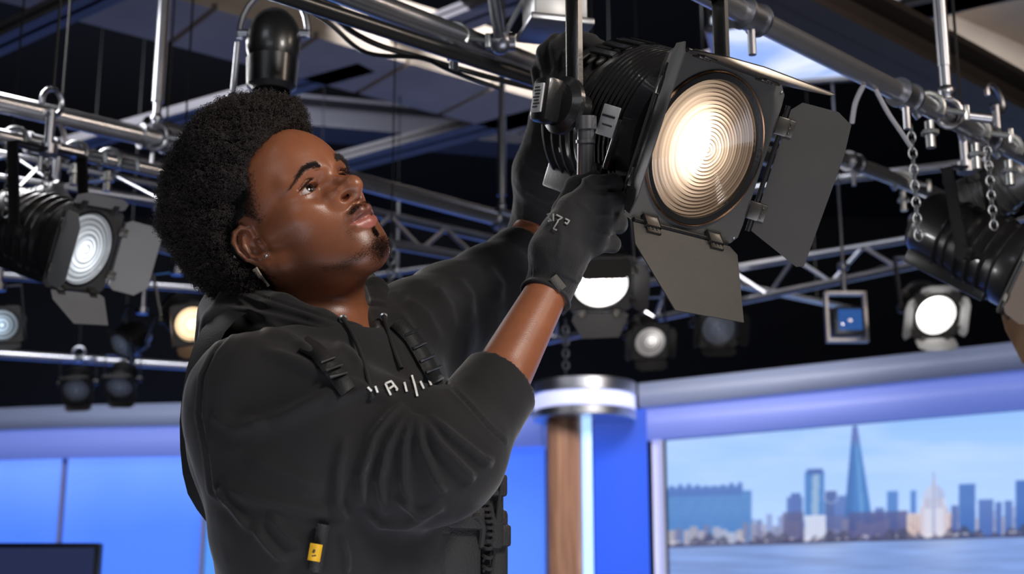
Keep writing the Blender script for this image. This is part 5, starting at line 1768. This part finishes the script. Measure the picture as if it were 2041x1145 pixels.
hanger(322, 420, 2.6, .009, 'hanging tube with fittings just behind the back of the hair', .026, 2.62)
hanger(790, 560, 3.0, .010, 'hanging tube with fittings between chin and far shoulder', .03, 3.2)

# angled clamp arm and white ballast box near the top
p = onz(998, 84, 2.42)
ca = empty('clamp_arm', p, 'pale angled clamp arm bolted to the shiny main pipe', 'clamp')
MB().cyl(p, at(978, -40, 2.75), .0125, seg=14).cyl(p, at(1060, -30, 2.80), .006, seg=8).build('arm', mat('pale_cast_metal', (.70, .72, .74), .3, 1.0), ca, world=True)
MB().sph(p + [0, 0, .0], .026, seg=14).cyl(p - [.03, 0, 0], p + [.03, 0, 0], .018, seg=14).build('bolt_head', galv, ca, world=True)
bc = at(1105, 8, 2.75)
bx = empty('ballast_box', bc, 'light grey metal box above the gloved upper hand', 'box')
Rz = Matrix.Rotation(.25, 3, 'Z')
MB().box(bc, (.105, .10, .10), Rz, .008).build('case', mat('light_grey_enamel', srgb(205, 205, 205), .3, noise=(20, .15)), bx, world=True)
MB().box(bc - [0, 0, .055], (.125, .12, .014), Rz, .003).build('lid_flange', galv, bx, world=True)
MB().cyl(bc + [0, 0, .05], bc + [0, 0, .12], .01).cyl(bc + [0, 0, .12], [bc[0], bc[1], RH_], .006).build('hanger_rod', galv, bx, world=True)

# cables -----------------------------------------------------------------------
cabm = mat('cable_black', srgb(18, 18, 19), .45)
def cable(pts, r, label, m=None, name='cable', group='slack cables'):
    pts = [np.array(p) for p in pts]
    out = []
    n = len(pts)
    for i in range(n - 1):
        p0, p1, p2, p3 = pts[max(i - 1, 0)], pts[i], pts[i + 1], pts[min(i + 2, n - 1)]
        for t in np.linspace(0, 1, 7, endpoint=False):
            out.append(.5 * ((2 * p1) + (-p0 + p2) * t + (2 * p0 - 5 * p1 + 4 * p2 - p3) * t * t + (-p0 + 3 * p1 - 3 * p2 + p3) * t ** 3))
    out.append(pts[-1])
    o = MB().tube(out, r, 8).build(name, m or cabm, None)
    return tag(o, label, 'cable', group)
cable([at(585, -8, 2.70), at(650, 22, 2.74), at(700, 62, 2.78), at(760, 92, 2.82), at(850, 118, 2.87), at(960, 150, 2.92), at(1062, 176, 2.98)], .006, 'black cable sagging under the shiny main pipe')
cable([at(600, 10, 2.66), at(660, 50, 2.70), at(730, 105, 2.74), at(840, 116, 2.79), at(900, 142, 2.84), at(1000, 178, 2.89)], .0045, 'thin black cable looping below the main pipe')
cable([at(640, -6, 2.73), at(720, 40, 2.77), at(800, 82, 2.82), at(900, 100, 2.87), at(1000, 138, 2.92)], .004, 'glossy cable lying along the dark lower pipe', blk)
cable([at(1745, 178, 2.68), at(1770, 225, 2.70), at(1795, 262, 2.72), at(1815, 292, 2.74)], .0045, 'grey cord hanging from the upper right pipe', mat('cable_grey', srgb(150, 150, 155), .5))
cable([at(1722, 168, 2.66), at(1705, 205, 2.68), at(1698, 245, 2.70)], .005, 'short grey cord beside the right flap', mat('cable_grey', srgb(150, 150, 155), .5))

# ================================================================== OTHER LAMPS
cold = lens_material('lens_glass_cold', (.86, .93, 1.0), 3.2, hot=(.15, -.2), spread=.55, edge=.12, R=.075, ringcol=(.3, .32, .34))
warm = lens_material('lens_glass_amber', (1.0, .72, .42), 4.0, hot=(.0, .0), spread=.9, edge=.3, R=.055)
white = lens_material('lens_glass_white', (1.0, .97, .95), 7.0, hot=(0, 0), spread=1.6, edge=.6, R=.08)
dimw = lens_material('lens_glass_dim', (1.0, .95, .92), 2.2, hot=(.3, .3), spread=.55, edge=.16, R=.05, ringcol=(.3, .3, .3))
offl = lens_material('lens_glass_off', (.5, .6, .9), .12, hot=(0, 0), spread=.8, edge=.2, R=.06, ringcol=(.2, .22, .26))  # unlit glass given a faint blue emission
GR = 'stage lamps on the rig'
lightdoor = mat('pale_flap', srgb(150, 150, 148), .45, noise=(10, .1))
browndoor = mat('bronze_flap', srgb(105, 86, 72), .5)


def lamp_at(px, py, d, R, fwd, label, lm, doors, roll=(1, 0, 0), **kw):
    return fixture(label, at(px, py, d), camvec(*fwd), camvec(*roll), R, lm, doors, GR, **kw)


lamp_at(168, 496, 3.3, .086, (.86, .28, -.42), 'large lamp at the left with a cold white lens and grey flaps', cold,
        [(0, 48, 'plain', 1.2), (180, 66, 'plain', 1.25), (-90, 50, 'taper', .8), (90, 20, 'plain', .4)], roll=(.55, .12, .8), rings=7, length=3.0, lamp_power=2.5, door_m=mat('grey_flap', srgb(140, 140, 140), .5), hang=.10, yoke_len=2.4)
lamp_at(383, 646, 4.5, .058, (.45, .25, -.85), 'lamp glowing amber right behind the man\'s shoulder', warm, [(-90, 60, 'plain', 1.0), (0, 70, 'plain', .8), (180, 75, 'plain', .8)], rings=6, length=3.4, door_m=browndoor, yoke_len=2.6, lamp_power=2)
lamp_at(1197, 566, 4.0, .078, (.05, .55, -.83), 'bright white lamp between the near glove and the lower flap', white, [(90, 98, 'plain', 1.25), (-90, 35, 'taper', .7), (0, 45, 'plain', .8), (180, 60, 'plain', .7)], rings=6, length=2.4, hang=.05, lamp_power=3)
lamp_at(1296, 682, 6.0, .068, (.15, .35, -.92), 'small whitish lamp just right of the polished column cap', dimw, [(180, 45, 'plain', .9), (-90, 60, 'plain', .9), (0, 60, 'plain', .7)], rings=5, length=2.6, yoke_len=2.4)
lamp_at(1865, 628, 5.5, .080, (.12, .35, -.93), 'blazing white lamp hanging above the video wall header', white, [(180, 42, 'plain', 1.1), (-90, 70, 'plain', 1.0), (0, 70, 'plain', .7), (90, 40, 'plain', .8)], rings=5, length=2.4, door_m=mat('grey_flap', srgb(112, 112, 112), .5), lamp_power=3)
lamp_at(2050, 545, 3.2, .080, (.70, .45, -.55), 'large lamp cut off by the right edge, body mounted over the rig', warm, [(180, 66, 'wide', 1.2), (-90, 45, 'taper', 1.1), (0, 50, 'plain', 1.0)], roll=(.6, -.1, .8), rings=6, length=3.6, door_m=browndoor, hang=.1, yoke_len=2.4, detail=False)
lamp_at(1432, 655, 6.2, .075, (.1, .3, -.95), 'unlit dark lamp between the lower flap and the screen header', offl, [(90, 60, 'plain', .8), (-90, 60, 'plain', .7), (0, 50, 'plain', .8), (180, 50, 'plain', .8)], rings=4, length=2.4)
lamp_at(4, 648, 4.2, .048, (.35, .2, -.9), 'lamp with a small blue-white lens at the far left edge', lens_material('lens_glass_blue', (.6, .8, 1.0), 2.0, hot=(-.3, 0), spread=.6, edge=.1, R=.06), [(0, 70, 'plain', .6), (-90, 60, 'plain', .6)], rings=4, length=2.4, yoke_len=2.2)
lamp_at(152, 778, 8.0, .075, (.1, .5, -.85), 'small unlit lamp under the blue-lit pipe, left one of two', offl, [(90, 60, 'plain', .7), (-90, 60, 'plain', .7)], rings=3, length=2.2, yoke_len=1.8, hang=.02)
lamp_at(238, 772, 8.0, .075, (.0, .6, -.8), 'small unlit lamp under the blue-lit pipe, right one of two', offl, [(90, 60, 'plain', .7), (-90, 60, 'plain', .7)], rings=3, length=2.2, yoke_len=1.8, hang=.02)
lamp_at(242, 690, 5.2, .050, (-.5, .5, -.7), 'small lamp above the blue-lit pipe left of the amber lamp', offl, [(0, 70, 'plain', .6)], rings=3, length=2.4, yoke_len=2.2)
lamp_at(20, 440, 3.7, .055, (-.9, .3, .2), 'silvery unlit lamp behind the large left lamp', offl, [(0, 70, 'plain', .6)], rings=3, length=3.0, yoke_len=2.0, body=mat('worn_silver', (.16, .165, .17), .35, .7, noise=(14, .6)))
lamp_at(1925, 420, 3.6, .062, (-.6, .5, .5), 'unlit lamp body in the cluster under the upper right pipe', offl, [(0, 60, 'plain', .6)], rings=3, length=3.2, yoke_len=2.0, drop=False, body=mat('worn_silver', (.16, .165, .17), .35, .7, noise=(14, .6)))

# lamp seen from behind at the top
tl = at(545, 85, 3.0)
tr_ = empty('stage_lamp', tl, 'black lamp seen from behind, hanging above the man\'s hair', 'spotlight', GR)
MB().sph(tl, .058, (1.0, .8, 1.35), seg=24).build('housing', blk, tr_, world=True)
hb = MB().lathe([(.040, -.13), (.052, -.12), (.055, -.06), (.0, -.05)], 28, Matrix.Translation(Vector((tl + [0, 0, 0.02]).tolist())))
hb.build('lens_tube', blk, tr_, world=True)
yk = MB(); a_ = [tl + np.array([.072 * math.cos(t), 0, .10 * math.sin(t) + .02]) for t in np.linspace(-.1, math.pi + .1, 14)]
yk.tube(a_, .007, 8); yk.cyl(tl + [0, 0, .12], tl + [0, 0, .22], .010).cyl(tl + [-.075, 0, .02], tl + [.075, 0, .02], .010, seg=10).build('yoke', galv, tr_, world=True)
hk = MB(); hk.tube([tl + np.array([-.03 + .03 * math.cos(t), 0, .19 + .035 * math.sin(t)]) for t in np.linspace(-1.5, 3.6, 12)], .006, 8).cyl(tl + [0, 0, .2], [tl[0], tl[1], RH_], .006).build('hook_clamp', galv, tr_, world=True)
MB().cyl(tl + [-.075, 0, .0], tl + [-.080, 0, -.115], .006).sph(tl + [-.082, 0, -.125], .012).build('focus_handle', galv, tr_, world=True)

# square moving light / projector
c = at(1692, 640, 6.0)
pj = empty('projector_lamp', c, 'square unlit projector lamp with a blue glint, hung below the right truss', 'projector')
MB().box(c + [0, .06, 0], (.13, .16, .12), None, .01).build('housing', mat('worn_silver', (.16, .165, .17), .35, .7, noise=(14, .6)), pj, world=True)
MB().box(c + [0, -.025, 0], (.10, .01, .09), None, .003).build('lens', mat('blue_glass_painted_glint', srgb(50, 90, 150), .05, emit=srgb(60, 110, 190), estr=.5, coat=1), pj, world=True)  # glint painted in as weak emission, the lens is unlit
yk = MB(); yk.box(c + [-.082, .05, .03], (.012, .04, .20)).box(c + [.082, .05, .03], (.012, .04, .20)).box(c + [0, .05, .13], (.176, .04, .012)).box(c + [0, .05, -.075], (.176, .04, .014)).build('yoke', galv, pj, world=True)
MB().cyl(c + [0, .05, .13], c + [0, .05, .24], .012).sph(c + [0, .05, .25], .025, seg=10).cyl(c + [0, .05, .25], [c[0], c[1] + .05, RH_], .006).build('hook_clamp', galv, pj, world=True)

# clamps and safety chains in the right-hand cluster and under the column lamp
def chain_links(p, n, L, label, r=.0020, m=None, w=.008, wire=False):
    m = m or mat('chain_dark_zinc', (.20, .21, .22), .4, .8, noise=(40, .4))
    root = empty('safety_chain', p, label, 'chain', 'hanging safety chains')
    mb = MB()
    for i in range(n):
        c = p - np.array([0, 0, L * (i + .5)])
        ax = np.array([1, 0, 0]) if i % 2 else np.array([0, 1, 0])
        mb.tube([c + ax * w * math.cos(t) + np.array([0, 0, L * .68 * math.sin(t)]) for t in np.linspace(0, 2 * math.pi, 12, endpoint=False)], r, 6, closed=True)
    if wire: MB().cyl(p + [0, 0, .0], [p[0], p[1], RH_], .003, seg=6).build('drop_wire', cabm_, root, world=True)
    o = mb.build('chain_links', m or galv, root, world=True); o['kind'] = 'stuff'
    return root
chain_links(onz(1965, 262, 2.27) - [0, 0, .02], 12, .016, 'chain hanging from the upper right pipe near the right edge')
chain_links(at(1815, 250, 2.85), 14, .017, 'chain hanging under the upper right pipe beside the hanger tube')
chain_links(at(1127, 640, 5.2), 9, .022, 'chain hanging just above the polished column cap', .004, w=.011)
chain_links(at(780, 470, 4.8), 14, .024, 'chain hanging behind the man\'s chin', .004, w=.012, wire=True)
chain_links(at(22, 300, 3.3), 10, .016, 'chain at the far left edge under the thin pipe')
chain_links(at(95, 320, 3.4), 9, .016, 'chain under the thin left pipe above the large lamp')

def side_fitting(p, label, s_=1.0, kind=0):
    """half coupler with a short spigot, as crowds the pipes at both sides"""
    root = empty('pipe_coupler', p, label, 'clamp', 'couplers on the rig')
    mm = mat('worn_zinc', (.38, .40, .41), .33, .85, noise=(30, .5))
    mb = MB(); mb.tube([p + np.array([.030 * s_ * math.cos(t), 0, .030 * s_ * math.sin(t)]) for t in np.linspace(-.6, 4.0, 12)], .007 * s_, 8).build('jaw', mm, root, world=True)
    MB().cyl(p - [0, 0, .030 * s_], p - [0, 0, .085 * s_], .010 * s_, seg=12).cyl(p - [0, 0, .050 * s_], p - [0, 0, .058 * s_], .018 * s_, seg=6).build('spigot', mm, root, world=True)
    MB().cyl(p + [.030 * s_, 0, -.005], p + [.072 * s_, 0, -.012], .006 * s_, seg=8).box(p + [.075 * s_, 0, -.012], (.012 * s_, .008, .034 * s_), None, .002).build('wing_bolt', mm, root, world=True)
    return root
for t_, lab in ((tpix(a4, d4, 1940), 'coupler with wing bolt on the lamp pipe near the right edge'), (tpix(a4, d4, 1850), 'coupler on the lamp pipe just left of the hanger tube'), (tpix(a4, d4, 2010), 'last coupler on the lamp pipe at the right edge')):
    side_fitting(a4 + d4 * t_, lab, 1.0)
for t_, lab in ((tpix(a2, d2, 28), 'coupler on the thin left pipe nearest the left edge'), (tpix(a2, d2, 150), 'coupler on the thin left pipe above the large left lamp'), (tpix(a2, d2, 215), 'coupler on the thin left pipe toward the hair')):
    side_fitting(a2 + d2 * t_, lab, 1.0)
side_fitting(a5 + d5 * tpix(a5, d5, 1800), 'coupler on the pipe behind the right flap', 1.1)
side_fitting(a3 + d3 * tpix(a3, d3, 905), 'coupler on the shiny main pipe left of the clamp arm', .9)
